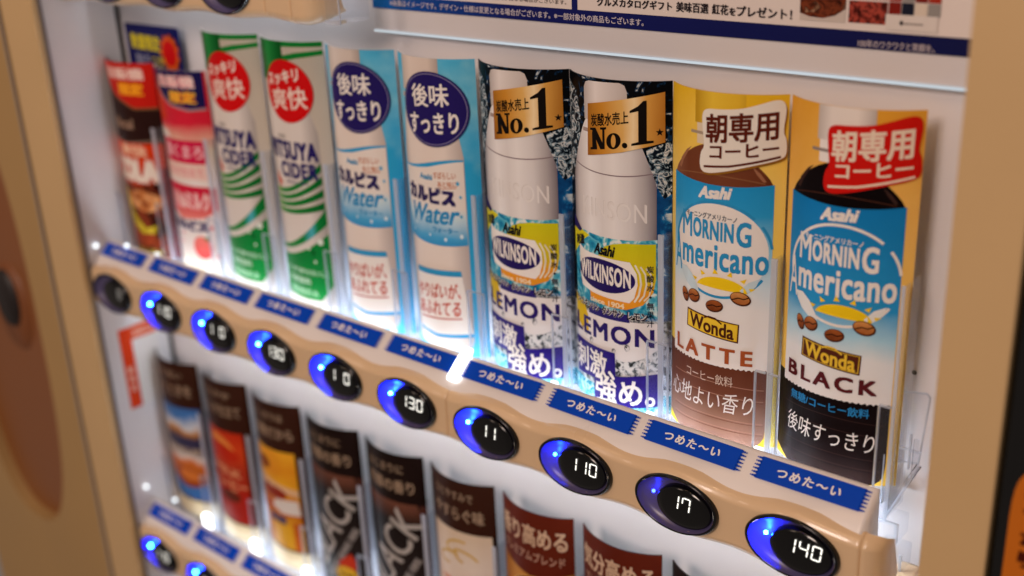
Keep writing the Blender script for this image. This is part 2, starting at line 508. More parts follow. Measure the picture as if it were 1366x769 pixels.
def rail_profile(x, end=1.0):
    w = wave(x); c = .5 - .5 * w
    zb = -.0193 - .0008 * w; zt = .0188 + .0017 * w
    yf = .0004 + .0022 * c
    return [(.034, zb + .004), (.016, zb + .0005), (.0065 + yf, zb), (.0025 + yf, zb + .0016), (.0007 + yf, zb + .0035)] \
        + [(yf, lerp(zb + .0055, zt - .0050, k / 26)) for k in range(27)] + [(.0005 + yf, zt - .0040), (.0018 + yf, zt - .0018), (.0040 + yf, zt - .0003), (.0062 + yf, zt + .0006), (.0078 + yf * .6, zt + .0010)]
def make_rail(label, z, x0, x1, seams, btns, labels_at, group):
    rail = thing('button_rail', label, 'button rail', (0, 0, z), group)
    edges = [x0] + list(seams) + [x1]
    for a, b in zip(edges, edges[1:]):
        bm = bmesh.new(); n = max(6, int((b - a) / .00125)); rows = []
        for k in range(n + 1):
            x = a + (b - a) * k / n
            e = min(x - a, b - x); sh = .0009 * max(0, 1 - e / .0012) ** 2     # tiny rounding at each joint
            pr = rail_profile(x)
            if b == x1 and b - x < .012:                # rounded-off right end
                q = 1 - (b - x) / .012; s = math.sqrt(max(0, 1 - q * q))
                pr = [(.022 + (py - .022) * (.3 + .7 * s), pz * (.72 + .28 * s)) for py, pz in pr]
            rows.append([bm.verts.new((x, py + sh, pz)) for py, pz in pr])
        for r0, r1 in zip(rows, rows[1:]):
            for j in range(len(r0) - 1):
                cx = (r0[j].co.x + r1[j].co.x) / 2; cz = (r0[j].co.z + r0[j + 1].co.z) / 2
                if any(((cx - bx) / (BA - .0010)) ** 2 + (cz / (BB - .0010)) ** 2 < 1 for bx in btns): continue
                bm.faces.new((r0[j], r1[j], r1[j + 1], r0[j + 1]))
        for r in (rows[0], rows[-1]):
            try: bm.faces.new(r)
            except ValueError: pass
        bmesh.ops.delete(bm, geom=[v for v in bm.verts if not v.link_faces], context='VERTS')
        bmesh.ops.recalc_face_normals(bm, faces=bm.faces[:])
        o = link('rail_housing', bm, [BEIGE], rail, False)
        for p in o.data.polygons: p.use_smooth = len(p.vertices) == 4
    # white sloping shelf behind the beige front, carrying the blue strips
    bm = bmesh.new(); n = int((x1 - .004 - x0) / .0025); rows = []
    for k in range(n + 1):
        x = x0 + .001 + (x1 - .0135 - x0) * k / n; w = wave(x)
        pr = [(.0072, .0184 + .0016 * w), (.0098, .0220 + .0007 * w), (.0125, .0238), (.0188, .0300), (.0236, .0338), (.0256, .0346), (.0268, .0338), (.0272, .020), (.030, -.012)]
        rows.append([bm.verts.new((x, py, pz)) for py, pz in pr])
    for r0, r1 in zip(rows, rows[1:]):
        for j in range(len(r0) - 1): bm.faces.new((r0[j], r1[j], r1[j + 1], r0[j + 1]))
    for r in (rows[0], rows[-1]): bm.faces.new(r)
    bmesh.ops.recalc_face_normals(bm, faces=bm.faces[:])
    link('label_shelf', bm, [SHELF], rail, True)
    return rail
COLD_BLUE = ink('#0944BA', .35); PAPER = ink('#EDE8E6', .4)
def cold_label(rail, cx):
    art = Art()
    hw, hh = 29.0, 6.3
    art.rect('cold_label', -hw, hw, -hh, hh, COLD_BLUE, 1)
    for side in (-1, 1):                               # perforated-looking printed ends
        for k in range(6):
            v = -hh + 1.05 + 2.1 * k
            for c, rr in ((.1, .82), (1.45, .62), (2.6, .42)):
                art.ell('cold_label', side * (hw + c), v + (.9 if c == 1.35 else 0) * side * .5, rr, rr, COLD_BLUE, 1, n=10)
    art.text('label_lettering', 'つめた〜い', -18.5, 17.5, -2.6, 3.0, PAPER, 2, bold=.022, spacing=1.25)
    sl = math.atan2(.0084, .0098)
    tilt, du_, dv_ = random.uniform(-.012, .012), random.uniform(-.6, .6), random.uniform(-.25, .25)
    def bend(u, v, h):
        d = (v + dv_ + tilt * u) / 1000; u = u + du_; hh_ = h / 1000 + .0006
        return (cx + u / 1000, .0180 + d * math.cos(sl) - hh_ * math.sin(sl), .0293 + d * math.sin(sl) + hh_ * math.cos(sl))
    Art.STEP, old = .12, Art.STEP
    objs = art.build(rail, bend, (-34, 34, -7, 7), cuts=False, nest={'label_lettering': 'cold_label'})
    Art.STEP = old
rail_specs = []
main = make_rail('cream button rail running below the tall bottle cards with ten oval price buttons', 0, XL + .003, .6765,
                 [5.5 * PITCH, .6655], [i * PITCH for i in range(10)], range(10), 'cream button rails')
prices = {0: (0, '  8', True), 1: (1, '110', False), 2: (1, '1 0', False), 3: (1, '130', False), 4: (1, '1 0', False), 5: (1, '130', False),
          6: (1, '11 ', False), 7: (2, '110', False), 8: (3, '17', False), 9: (1, '140', False)}
for i in range(10):
    lp, dg, dim = prices[i]
    lb = {0: 'unlit black price button', 8: 'dim price button with faint blue glow', 9: 'blue lit price button reading 140'}.get(i)
    add_button(main, i * PITCH, lp, dg, dim, lb)
    cold_label(main, i * PITCH + .0004)
boxobj('rail_bracket', BEIGE, main, (.664, .679, .032, .062, -.060, -.026), .004, True)
low = make_rail('lower cream button rail at the foot of the coffee can cards', -.26, XL + .003, .6765,
                [5.5 * PITCH, .6655], [i * PITCH for i in range(10)], range(10), 'cream button rails')
for i in range(3):
    add_button(low, i * PITCH, 1 if i < 2 else 2, '110', False)
for i in range(5): cold_label(low, i * PITCH + .0004)
top = make_rail('upper cream button rail cut off by the top of the photo', .262, XL + .003, .2965,
                [3.55 * PITCH, 3.95 * PITCH], [i * PITCH for i in range(4)], (), 'cream button rails')
for i in range(4): add_button(top, i * PITCH, 0, None, False)
LEDSOFT = emit('white_led_soft', (.80, .90, 1.0), 4.5)
for r, nn, x_end in ((main, 10, .68), (low, 10, .68), (top, 4, .29)):
    bm = bmesh.new(); box(bm, .012, x_end - .024, .032, .044, .004, .006)
    link('led_strip', bm, [LEDSOFT if r is top else LEDLOW if r is low else LED], r)
# small bright light outlets between the blue strips
for r, nn in ((main, 9), (low, 5)):
    for k in range(nn):
        cx = (k + .5) * PITCH + .0003
        tall = (r is main and k == 5)
        bm = bmesh.new()
        if tall:
            pr = [(.0095, .0228), (.0190, .0306), (.0262, .0358), (.0275, .0390), (.0186, .0330), (.0095, .0252)]
            a_ = [bm.verts.new((cx - .0040, y_, z_)) for y_, z_ in pr]; b_ = [bm.verts.new((cx + .0034, y_, z_)) for y_, z_ in pr]
            bm.faces.new(a_); bm.faces.new(b_[::-1])
            for q in range(6): bm.faces.new((a_[q], b_[q], b_[(q + 1) % 6], a_[(q + 1) % 6]))
            bmesh.ops.recalc_face_normals(bm, faces=bm.faces[:])
        elif r is low: box(bm, cx - .0062, cx + .0018, .0330, .0375, .0200, .0372, .0016)
        else: box(bm, cx - .0026, cx + .0026, .0262, .0285, .0310, .0352, .0010)
        link('light_outlet', bm, [LEDTABLOW if tall or r is low else LEDTAB], r)

for r, spots in ((main, ((-.0328, .012, .0330), (0, .0215, .0366))), (low, ((-.0335, .0180, .0515), (.002, .0240, .0470)))):  # glowing beads added to make the bright spots near the left wall
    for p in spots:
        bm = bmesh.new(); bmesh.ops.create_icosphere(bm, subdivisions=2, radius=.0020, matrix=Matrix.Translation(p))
        link('added_glow_bead', bm, [LEDTAB], r, True)

# ---------------------------------------------------------------- clear card holders
def make_holder(label, loc, group, H1=.136, H2=.072):
    t = thing('card_holder', label, 'card holder', loc, group)
    for s in (-1, 1):
        x = s * .0342
        bm = bmesh.new(); box(bm, x - .0006, x + .0006, .0445, .066, .006, H1, .0003)
        link('side_plate', bm, [PLATE], t)
        bm = bmesh.new()
        box(bm, x - .0008, x + .0008, .0432, .0444, .006, H1 + .001)
        link('plate_edge', bm, [FROST], t)
        bm = bmesh.new()
        xi = x - s * .0062
        box(bm, min(x, xi), max(x, xi), .0400, .0412, .006, H2)
        link('front_lip', bm, [CLEAR], t)
        bm = bmesh.new()
        box(bm, min(x, xi), max(x, xi), .0397, .0413, H2 + .0002, H2 + .0010); box(bm, xi - .0004, xi + .0004, .0397, .0413, .006, H2)
        link('lip_edge', bm, [EDGE], t)
    bm = bmesh.new(); box(bm, -.034, .034, .030, .066, .010, .0115); link('holder_floor', bm, [CLEAR], t)
    return t

# ---------------------------------------------------------------- artwork of the cards
def lerp(a, b, t): return a + (b - a) * t
def cosrange(u0, u1, n, f): return [(lerp(u0, u1, k / n), f(lerp(u0, u1, k / n))) for k in range(n + 1)]
WHT = ink('#E9E2DC', .4)
def mm_outline(pts, du=0, dv=0, grow=0):
    return [(u + du, v + dv) for u, v in pts]

def coffee_art(black):
    A = Art()
    bgm = ramp_ink('yellow_dawn_print', [(0, '#F1C23C'), (.35, '#F3C860'), (.7, '#EDBB62'), (1, '#DE9E33')], 'v', 0, 200, .25, .03) if black else \
        ramp_ink('yellow_print', [(0, '#F5D020'), (.3, '#F3D560'), (.75, '#EFCB66'), (1, '#E5B726')], 'v', 0, 200, .2, .03)
    A.rect('background_print', -40, 40, 0, 202, bgm, 1)
    liquid = ramp_ink('black_coffee_print', [(0, '#4A3230'), (.05, '#120A0C'), (.5, '#0C0506'), (.95, '#0C0607'), (1, '#2A1A18')], 'u', -32, 32, .08, .02) if black else \
        ramp_ink('latte_print', [(0, '#8A5A44'), (.2, '#6E3B24'), (.55, '#74412A'), (.9, '#6A3722'), (1, '#4F2818')], 'u', -32, 32, .12, .02)
    # bottle: cap, neck, shoulders, body
    cap = ramp_ink('white_cap_print', [(0, '#BFB4AC'), (.25, '#E2D8D0'), (.7, '#E6DCD4'), (1, '#B9AEA8')], 'u', -14, 15) if black else \
        ramp_ink('gold_cap_print', [(0, '#B98E1E'), (.3, '#E5BF3C'), (.7, '#DEB431'), (1, '#B5861B')], 'u', -13, 23)
    c0, c1 = (-14.4, 15) if black else (-13.5, 16)
    A.rect('cap_print', c0, c1, 183, 202, cap, 2)
    A.rect('cap_print', c0 + 1.5, c1 - 1.5, 172, 183, WHT if black else ink('#D9C7AC'), 2)
    A.rect('cap_print', c0 - 3, c1 + 3, 177, 178.6, ink('#8C7F7A') if black else ink('#A3907A'), 3)
    def sh(u): return 152 + 21 * math.cos(min(1, abs(u) / 31.5) * PI / 2) ** .75
    A.band('bottle_print', cosrange(-31.5, 31.5, 28, sh), cosrange(-31.5, 31.5, 28, lambda u: 51.8), liquid, 2)
    A.line('bottle_print', cosrange(-27, 27, 20, lambda u: 156 + 3.5 * (1 - (u / 30) ** 2) - 3), .5, ink('#4A2A20') if black else ink('#8A5B3A'), 3)
    sheen = ink('#3B2723') if black else ink('#9A684C')
    A.poly('bottle_print', [(-27, 156.5), (-25, 161.5), (-20, 167), (-16, 169.4), (-18.5, 166.5), (-23, 160.5), (-25, 156)], sheen, 3)
    A.poly('bottle_print', [(20, 163), (24.5, 159), (27.5, 154.8), (26, 154.4), (22.5, 158.5)], sheen, 3)
    low_ = ramp_ink('black_base_print', [(0, '#2A1713'), (.25, '#1C0D0C'), (.5, '#140808'), (1, '#100606')], 'v', 0, 50, .35, .05) if black else \
        ramp_ink('latte_base_print', [(0, '#8E6A5A'), (.35, '#86604E'), (.6, '#6E3E2C'), (1, '#5F301F')], 'v', 0, 50, .3, .05)
    body = [(-38, 52), (-38, 6), (-26, 0)] + [(31.5 - 8 * (1 - math.cos(t)), 9.5 - 9.5 * math.sin(t)) for t in (PI / 2, 1.2, .8, .4)] + [(31.5, 12), (31.5, 52)]
    A.poly('bottle_print', body, low_, 2)
    for v in (36, 29, 15, 9):
        A.line('bottle_print', cosrange(-30, 30, 16, lambda u: v + .8 * math.cos(u / 12)), .5, ink('#33201D') if black else ink('#A07562'), 3)
        A.line('bottle_print', cosrange(-30, 30, 16, lambda u: v - 1.1 + .8 * math.cos(u / 12)), .4, ink('#140808') if black else ink('#6B3D2D'), 3)
    for v in (46, 33, 19, 12):                                  # little torn notches at the card rim
        A.ell('background_print', 33.2, v, 1.8, 1.6, bgm, 4, n=14)
    # sleeve label: blue sky melting into white cloud
    if black:
        lab = ramp_ink('blue_sky_print', [(0, '#E9E4E2'), (.24, '#E4E6E8'), (.36, '#A8D3E6'), (.5, '#2A93CE'), (1, '#1179BC')], 'v', 44, 153, .13, .04)
    else:
        lab = ramp_ink('blue_cloud_print', [(0, '#EBE5E1'), (.36, '#E7E4E2'), (.50, '#C9DDE6'), (.66, '#8CC4E0'), (.86, '#2E9BD2'), (1, '#2090CC')], 'v', 44, 153, .17, .04)
    wob = lambda u: 47.2 + .35 * math.sin(u * 2.1) + .3 * math.sin(u * 3.7)
    A.band('bottle_label', cosrange(-31.7, 31.7, 60, lambda u: 152 + 2.2 * (1 - (u / 32) ** 2) * -1 + 1.2), cosrange(-31.7, 31.7, 60, wob), lab, 4)
    main_c = WHT if black else ink('#2C8FC4')
    L = 'label_lettering'
    if not black: A.ell('bottle_label', 1.5, 115, 28.5, 26, ink('#EAE3DD'), 5)
    for a0, a1 in ((.82, 3.35), (3.7, 5.72), (.12, .62)):
        A.ring('bottle_label', 1.8, 115, 29.9, 26.6, 1.5, main_c, 6, a0, a1, n=36)
    A.text(L, 'Asahi', -9.5, 9.5, 143.3, 150.2, WHT, 7, bold=.035, shear=.25, slope=.08)
    A.text(L, 'モーニングアメリカーノ', -19, 13, 131.8, 135.2, WHT if black else ink('#4D5A66'), 7, bold=.02, slope=.03, curve=-.6)
    A.text(L, 'M', -22.6, -14.6, 119.3, 133.3, main_c, 7, bold=.012)
    A.text(L, 'ORNIN', -13.8, 11.5, 120.2, 131.3, main_c, 7, bold=.028, spacing=1.08)
    A.text(L, 'G', 12.8, 20.8, 118.6, 132.6, main_c, 7, bold=.022)
    A.text(L, 'A', -30, -23.2, 98, 119, main_c, 7, bold=.0)
    A.text(L, 'mericano', -22.6, 30.2, 103.5, 118, main_c, 7, bold=.020, spacing=1.06)
    # sunrise with rays and leaves
    sun = ink('#ECC81A')
    A.ell(L, 4.5, 91.6, 15.2, 8.4, sun, 8, t0=.1, t1=PI - .25)
    for k in range(6):
        t = PI * (.09 + .155 * k); c, s = math.cos(t), math.sin(t)
        p = lambda r, d: (4.5 + (17 + r) * math.cos(t + d), 92 + (9.8 + r * .95) * math.sin(t + d))
        A.poly(L, [p(0, -.1), p(3.2, 0), p(0, .1)], sun, 8)
    leaf = ink('#E4E4E2') if black else ink('#C4D6DE')
    A.poly(L, [(-23.5, 101), (-19, 101.5), (-14, 98), (-10, 92), (-8.5, 88.7), (-13, 88.6), (-19, 92.5), (-22.5, 97)], leaf, 8)
    A.poly(L, [(15.5, 94), (20, 99), (26, 101.5), (24, 97), (20.5, 93.4), (17.5, 92)], leaf, 8)
    for bu, bv, a_, b_, r_ in ((-19.5, 84.5, 2.6, 4.4, .35), (-12.5, 85.6, 4.4, 4.0, .2), (1.3, 82.8, 5.4, 3.6, .15), (16, 89.3, 5.8, 3.9, -.25)):
        A.ell(L, bu, bv, a_, b_, ink('#4A2413'), 9, r_)
        A.ell(L, bu - .2, bv + .3, a_ * .88, b_ * .82, ramp_ink('bean_print', [(0, '#6A3216'), (.5, '#9A5226'), (1, '#C98B4E')], 'v', 79, 93, .5, .2), 10, r_)
        A.line(L, [(bu - a_ * .8, bv - b_ * .2), (bu - a_ * .2, bv + b_ * .15), (bu + a_ * .3, bv), (bu + a_ * .8, bv + b_ * .3)], .7, ink('#341608'), 11)
    # slanted brand box
    bx = [(-18, 66.2), (15.4, 63), (15.8, 74.2), (-17.6, 77.2)]
    A.poly('bottle_label', bx, ink('#4A2015'), 6)
    k_ = .955
    inn = [((u + 1) * k_ - 1, (v - 70.1) * .87 + 70.1) for u, v in bx]
    A.poly('bottle_label', inn, ink('#E2B52A') if not black else ink('#D9B23A'), 7)
    inn2 = [((u + 1) * .925 - 1, (v - 70.1) * .79 + 70.1) for u, v in bx]
    A.poly('bottle_label', inn2, ink('#E9C536') if not black else ink('#54271A'), 8)
    A.text(L, 'Wonda', -15.3, 13, 65.9, 74.4, ink('#4A2015') if not black else ink('#E4BE38'), 9, bold=.022, slope=-.092)
    A.line(L, [(-5, 74.6), (-2, 75.9), (2, 75.6), (6, 73.0)], .9, ink('#4A2015') if not black else ink('#E4BE38'), 9)
    if black: A.text(L, 'BLACK', -27.5, 24.5, 52.2, 61.0, ink('#571B20'), 9, bold=.028, spacing=1.32)
    else: A.text(L, 'LATTE', -27.5, 23.5, 49.8, 59.0, ink('#A4512A'), 9, bold=.028, spacing=1.4)
    if black: A.text(L, '無糖/コーヒー飲料', -24, 21.5, 39.2, 44.6, ink('#2C86C4'), 9, bold=.012)
    else: A.text(L, 'コーヒー飲料', -17.5, 13, 36.0, 42.2, ink('#D9C4B4'), 9, bold=-.005)
    if black: A.text(L, '後味すっきり', -26, 25, 19.5, 31.0, WHT, 9, bold=-.012, shear=.12, slope=-.03)
    else: A.text(L, '心地よい香り', -32, 24.5, 19.5, 32, WHT, 9, bold=-.012, shear=.12, slope=-.0)
    # stuck-on badge with hand-brushed words
    red = ink('#C8160F') if black else ink('#E6DFD4')
    word = ink('#E6D2BE') if black else ink('#5A2116')
    sl = .12
    pts = [(-9.5, 159.5), (-8.8, 168), (-6.2, 170.8), (-7.6, 180), (-8.2, 188.4), (-5.5, 191.3), (3, 191.6), (14, 192.6), (22, 195), (31, 197.8), (35, 196.8), (36.2, 192), (34.6, 181), (36.6, 177.5), (37, 169.5), (34.5, 166.8), (20, 163.4), (5, 158.9), (-6, 156.6)]
    for _ in range(2):
        n_ = len(pts); pts = [p for k in range(n_) for p in ((lerp(pts[k][0], pts[(k + 1) % n_][0], .25), lerp(pts[k][1], pts[(k + 1) % n_][1], .25)), (lerp(pts[k][0], pts[(k + 1) % n_][0], .75), lerp(pts[k][1], pts[(k + 1) % n_][1], .75)))]
    if black:
        A.poly('badge', pts, red, 14)
    else:
        A.poly('badge', [(u + .6, v - 1.2) for u, v in pts], ink('#8E5E1E'), 12)
        A.poly('badge', pts, red, 14)
    B_ = 'badge_lettering'
    A.text(B_, '朝専用', -5.5, 32.5, 175.2, 190.6, word, 16, bold=.022, slope=.11)
    A.text(B_, 'コーヒー', -3, 33, 167.2, 174.6, word, 16, bold=.022, slope=.11)
    A.line(B_, [(-6.5, 160.4), (8, 162.2), (22, 165.4), (34, 168.3)], 1.2, word, 16)
    return A

def lemon_art():
    A = Art()
    splash = noise_ink('night_splash_print', [(.0, '#040508'), (.55, '#05070B'), (.60, '#123A60'), (.625, '#06080C'), (.66, '#A9B4BA'), (.72, '#E0DDD8')], 13, 9, dist=1.5)
    A.rect('background_print', -40, 40, 60, 202, splash, 1)
    A.band('background_print', [(20, 150), (30, 148), (40, 146)], [(20, 60), (30, 60), (40, 60)], noise_ink('blue_splash_print', [(.35, '#0C3566'), (.5, '#0F4B86'), (.58, '#1B6FA8'), (.66, '#C9D6DC')], 12, 8, dist=1.0), 1.5)
    A.rect('background_print', -40, 40, 0, 60, noise_ink('foam_print', [(.3, '#1E2224'), (.42, '#5E6468'), (.5, '#B9BCBD'), (.7, '#DAD9D8')], 20, 9, dist=.8), 2)
    A.rect('background_print', -40, 40, -1, 12, noise_ink('pool_print', [(.3, '#1B6C80'), (.45, '#2E93A8'), (.55, '#7FC2CC'), (.7, '#DDE8EA')], 18, 8, dist=1.4), 2.5)
    spray = noise_ink('white_spray_print', [(.0, '#06080C'), (.47, '#0A1420'), (.52, '#7F99A8'), (.57, '#E2E2DE'), (.61, '#3A4F60'), (.75, '#0A0F16')], 16, 10, dist=1.6)
    A.poly('background_print', [(-40, 196), (-25, 190), (-21, 176), (-22, 160), (-27, 146), (-40, 140)], spray, 1.6)
    A.poly('background_print', [(24, 162), (40, 168), (40, 138), (34, 134), (27, 146)], spray, 1.7)
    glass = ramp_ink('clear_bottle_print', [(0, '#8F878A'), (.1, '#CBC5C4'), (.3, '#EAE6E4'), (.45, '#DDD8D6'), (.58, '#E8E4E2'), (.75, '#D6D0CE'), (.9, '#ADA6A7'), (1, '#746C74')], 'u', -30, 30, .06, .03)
    # bottle outline with rounded cap and sloping shoulders
    A.poly('cap_print', [(-16.4, 176), (-16.6, 194), (-15, 197), (-12, 198), (9, 198.6), (12, 197.4), (13.4, 194), (14, 176)], ramp_ink('pale_cap_print', [(0, '#B9AFAA'), (.3, '#E4DCD8'), (1, '#BFB5B0')], 'u', -16, 14), 3)
    A.rect('cap_print', -18, 15.5, 168.8, 171, ink('#A28F88'), 4)
    def half(v): return 15 + 14.8 * min(1, max(0, (176 - v) / 34)) ** .8
    vs2 = [176 - 2.5 * k for k in range(15)] + [130, 108, 104]
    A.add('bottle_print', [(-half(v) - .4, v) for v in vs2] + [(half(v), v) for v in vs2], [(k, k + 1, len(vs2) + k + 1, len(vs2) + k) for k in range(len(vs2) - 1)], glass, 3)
    A.line('bottle_print', cosrange(-27, 28, 20, lambda u: 149.5 - 3.4 * (1 - (u / 29) ** 2) * 1 + (u > 0) * -.02 * u), .7, ink('#86757A'), 4)
    A.text('bottle_print', 'KINSON', -20, 24, 120, 131, ink('#D6D0CD'), 4, bold=.0, spacing=1.1)
    A.text('bottle_print', 'KINSON', -19.5, 24.5, 119.6, 130.6, ink('#E2DDDA'), 5, bold=-.01, spacing=1.1)
    # sleeve label
    lab = noise_ink('turquoise_splash_print', [(.3, '#0E5C86'), (.46, '#2193B8'), (.55, '#6FBFCC'), (.63, '#DDE6E2'), (.75, '#E7E6E2')], 11, 8, dist=1.3)
    A.band('bottle_label', cosrange(-30.5, 30.3, 24, lambda u: 108.6 + 1.5 * (u / 30) ** 2), cosrange(-30.5, 30.3, 24, lambda u: 62), lab, 5)
    A.poly('bottle_label', [(-2, 103), (4, 105.5), (12, 107), (29.5, 107.5), (29.5, 86), (28, 78), (22, 70), (12, 66), (0, 66), (-14, 69), (-16, 84)], ramp_ink('lemon_orange_print', [(0, '#E79428'), (.3, '#E59A24'), (.48, '#D6C01E'), (1, '#C9C41A')], 'v', 64, 108, .12, .05), 6)
    A.poly('bottle_label', [(-32, 111), (-14, 107.2), (-20, 103), (-32, 92)], ink('#D9CF1E'), 7)
    A.poly('bottle_label', [(-32, 116), (-21.5, 108.8), (-24, 107), (-32, 108.3)], ink('#2A1D5E'), 8)
    A.text('label_lettering', '刺激', -29, -19, 99, 105.5, ink('#1E1C22'), 9, bold=.03, slope=.25)
    A.text('label_lettering', 'Asahi', -9.5, 5, 97.2, 104.3, ink('#121018'), 9, bold=.03, shear=.2, slope=.0)
    A.poly('bottle_label', [(-25, 99.5), (-19, 97), (-5, 96.4), (14.5, 95.8), (18.5, 89), (19, 82), (17, 74), (14, 70.6), (2, 71.3), (-12, 72.2), (-22, 74), (-24.5, 82)], ink('#EDE6E0'), 8)
    for k in range(3):
        A.line('bottle_label', [(17.5 + 3.2 * k, 94.5 - .8 * k), (20.3 + 3.2 * k, 89), (21 + 3.1 * k, 83), (19.6 + 3 * k, 76), (17 + 2.8 * k, 71.5 + .6 * k)], 1.15 - .2 * k, ink('#E7DFCB'), 8)
    A.ell('bottle_label', -3.6, 84.7, 21.3, 10, ink('#24185C'), 9, rot=-.03)
    A.text('label_lettering', 'WILKINSON', -23.2, 15, 79.8, 91.6, WHT, 10, bold=.026, slope=-.02, spacing=1.08)
    A.text('label_lettering', 'since 1904', -14, 11, 66.4, 69.8, ink('#F2DDB6'), 10, bold=.02)
    A.band('bottle_label', [(-16, 64), (0, 63.6), (14, 63)], [(-16, 58), (0, 58), (14, 58)], ink('#2B2270'), 6.5)
    for pa, ma, lv, bo in (('label_lettering', ink('#EAE3DA'), 10, .075), ('label_lettering', ink('#1B1530'), 11, .03)):
        A.text(pa, 'ウィルキンソン', -29.5, -6.5, 60.6, 66.2, ma, lv, bold=bo, slope=-.03)
        A.text(pa, 'タンサン', -4.5, 10.5, 60.2, 65.6, ma, lv, bold=bo)
        A.text(pa, 'レモン', 12.5, 25, 60.0, 65, ma, lv, bold=bo)
    for k, ch in enumerate('炭酸水・無果汁'):
        A.text('label_lettering', ch, 24.2, 28.4, 90 - 5.6 * k, 94.4 - 5.6 * k if ch != '・' else 92.2 - 5.6 * k, ink('#1D1B30'), 10, bold=.012) if ch != '・' else A.ell('label_lettering', 26.3, 92.0 - 5.6 * k, .8, .8, ink('#1D1B30'), 10, n=10)
    # white band with LEMON, wet with drops
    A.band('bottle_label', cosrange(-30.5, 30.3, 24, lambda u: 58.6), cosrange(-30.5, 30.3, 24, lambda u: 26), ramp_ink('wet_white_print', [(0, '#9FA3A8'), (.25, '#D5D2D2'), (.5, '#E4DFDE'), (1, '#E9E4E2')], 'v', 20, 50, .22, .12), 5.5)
    A.poly('bottle_label', [(-32, 66), (-21, 63), (-17, 56), (-16.8, 44), (-20, 43), (-25, 46), (-32, 50)], ink('#DDBB1C'), 7)
    A.text('label_lettering', 'LEMON', -31, 28.6, 43.2, 55, ink('#2A1C66'), 9, bold=.024, spacing=1.16)
    crust = noise_ink('ice_water_print', [(.36, '#23282B'), (.44, '#8A9094'), (.52, '#D6D6D6'), (.7, '#E2E0DF')], 26, 9, dist=.9)
    A.poly('bottle_label', [(2, 33.5), (10, 32.2), (18, 34), (25, 37.5), (31, 42.5), (31, 10), (2, 10)], crust, 6)
    for (u, v, r) in ((-14, 40.5, 1.6), (-19, 43, .9), (-22.5, 46, .8), (3.5, 38.2, 1.3), (12.3, 41.8, 1.7)):
        A.ell('bottle_label', u, v, r, r * 1.3, ink('#6D7178'), 8, n=18); A.ell('bottle_label', u + .25, v - .35, r * .75, r, ink('#D9D6D6'), 9, n=16); A.ell('bottle_label', u - .3, v + .5, r * .3, r * .35, ink('#3B3D44'), 10, n=10)
    # big violet word boxes
    vio = ink('#281872')
    A.poly('badge', [(-31, 38.5), (4.5, 37), (4.8, 18), (-31, 14.5)], vio, 12)
    A.poly('badge', [(-11.8, 22.5), (6, 22), (30.4, 26.6), (30.6, 5.2), (10, 1.8), (-11.8, .8)], vio, 12)
    A.text('badge_lettering', '刺激、', -30.5, 4.4, 18.6, 35.4, WHT, 14, bold=.014)
    A.text('badge_lettering', '強め。', -10.6, 29, 3.2, 21.4, WHT, 14, bold=.016, slope=.07)
    # slanted gold plate, dark shade-free
    gold = ramp_ink('gold_plate_print', [(0, '#9A6018'), (.25, '#C98A30'), (.5, '#DDAE62'), (.62, '#F0D7A8'), (.75, '#D7A04C'), (1, '#A86A20')], 'u', -13, 35, .3, .02)

    A.poly('gold_plate', [(-12.6, 185.2), (34.2, 194.4), (34.4, 166.6), (10, 160.2), (-13.4, 155.4)], gold, 13)
    ink_k = ink('#120D0A')
    A.text('plate_lettering', '炭酸水売上', -10, 14.5, 174.6, 181.8, ink_k, 15, bold=.015, slope=.17)
    serif_no1(A, 'plate_lettering', ink_k, 15)
    return A
def serif_no1(A, part, m, lv):
    """heavy serif No.1 drawn stroke by stroke"""
    sl = .17
    def P(pts): A.poly(part, [(u, v + sl * (u + 10)) for u, v in pts], m, lv)
    b, t = 159.3, 171.8                                    # N
    P([(-10.8, b), (-5.6, b), (-5.6, b + 1.2), (-7.1, b + 1.4), (-7.1, t - 1.4), (-8.8, t - 1.4), (-9.3, t - 2.6), (-9.3, b + 1.4), (-10.8, b + 1.2)])
    P([(-10.8, t), (-6.6, t), (-1.6, b + 3.6), (-1.6, b), (-3.2, b), (-9.2, t - 1.4), (-10.8, t - 1.2)])
    P([(-3.2, t), (1.0, t), (1.0, t - 1.2), (-.2, t - 1.4), (-.2, b), (-1.7, b), (-1.7, t - 1.4), (-3.2, t - 1.2)])
    cu, cv = 5.4, 163.6                                    # o
    n = 28; o = []; i_ = []
    for k in range(n + 1):
        a = 2 * PI * k / n
        for lst, aa, bb in ((o, 4.5, 4.6), (i_, 1.5, 3.6)):
            u = cu + aa * math.cos(a); lst.append((u, cv + bb * math.sin(a) + sl * (u + 10)))
    A.band(part, o, i_, m, lv)
    A.ell(part, 12.2, 160.6 + sl * 22.2, 1.6, 1.6, m, lv, n=18)
    B, T = 160.0, 184.0                               # 1
    P([(19.9, B + 1.7), (24.5, B + 1.7), (24.5, T), (22.6, T), (19.9, T - 2.4)])
    P([(19.9, T - 2.4), (15.2, T - 4.4), (15.2, T - 5.6), (19.9, T - 5.2)])
    P([(16.0, B), (28.2, B), (28.2, B + 1.2), (24.5, B + 1.7), (19.9, B + 1.7), (16.0, B + 1.2)])
    cs, cv = 31.4, 165.2                                   # star
    A.poly(part, [(cs + (2.3 if k % 2 == 0 else .95) * math.sin(PI * k / 5), cv + sl * 41.4 + (2.3 if k % 2 == 0 else .95) * math.cos(PI * k / 5)) for k in range(10)], m, lv)

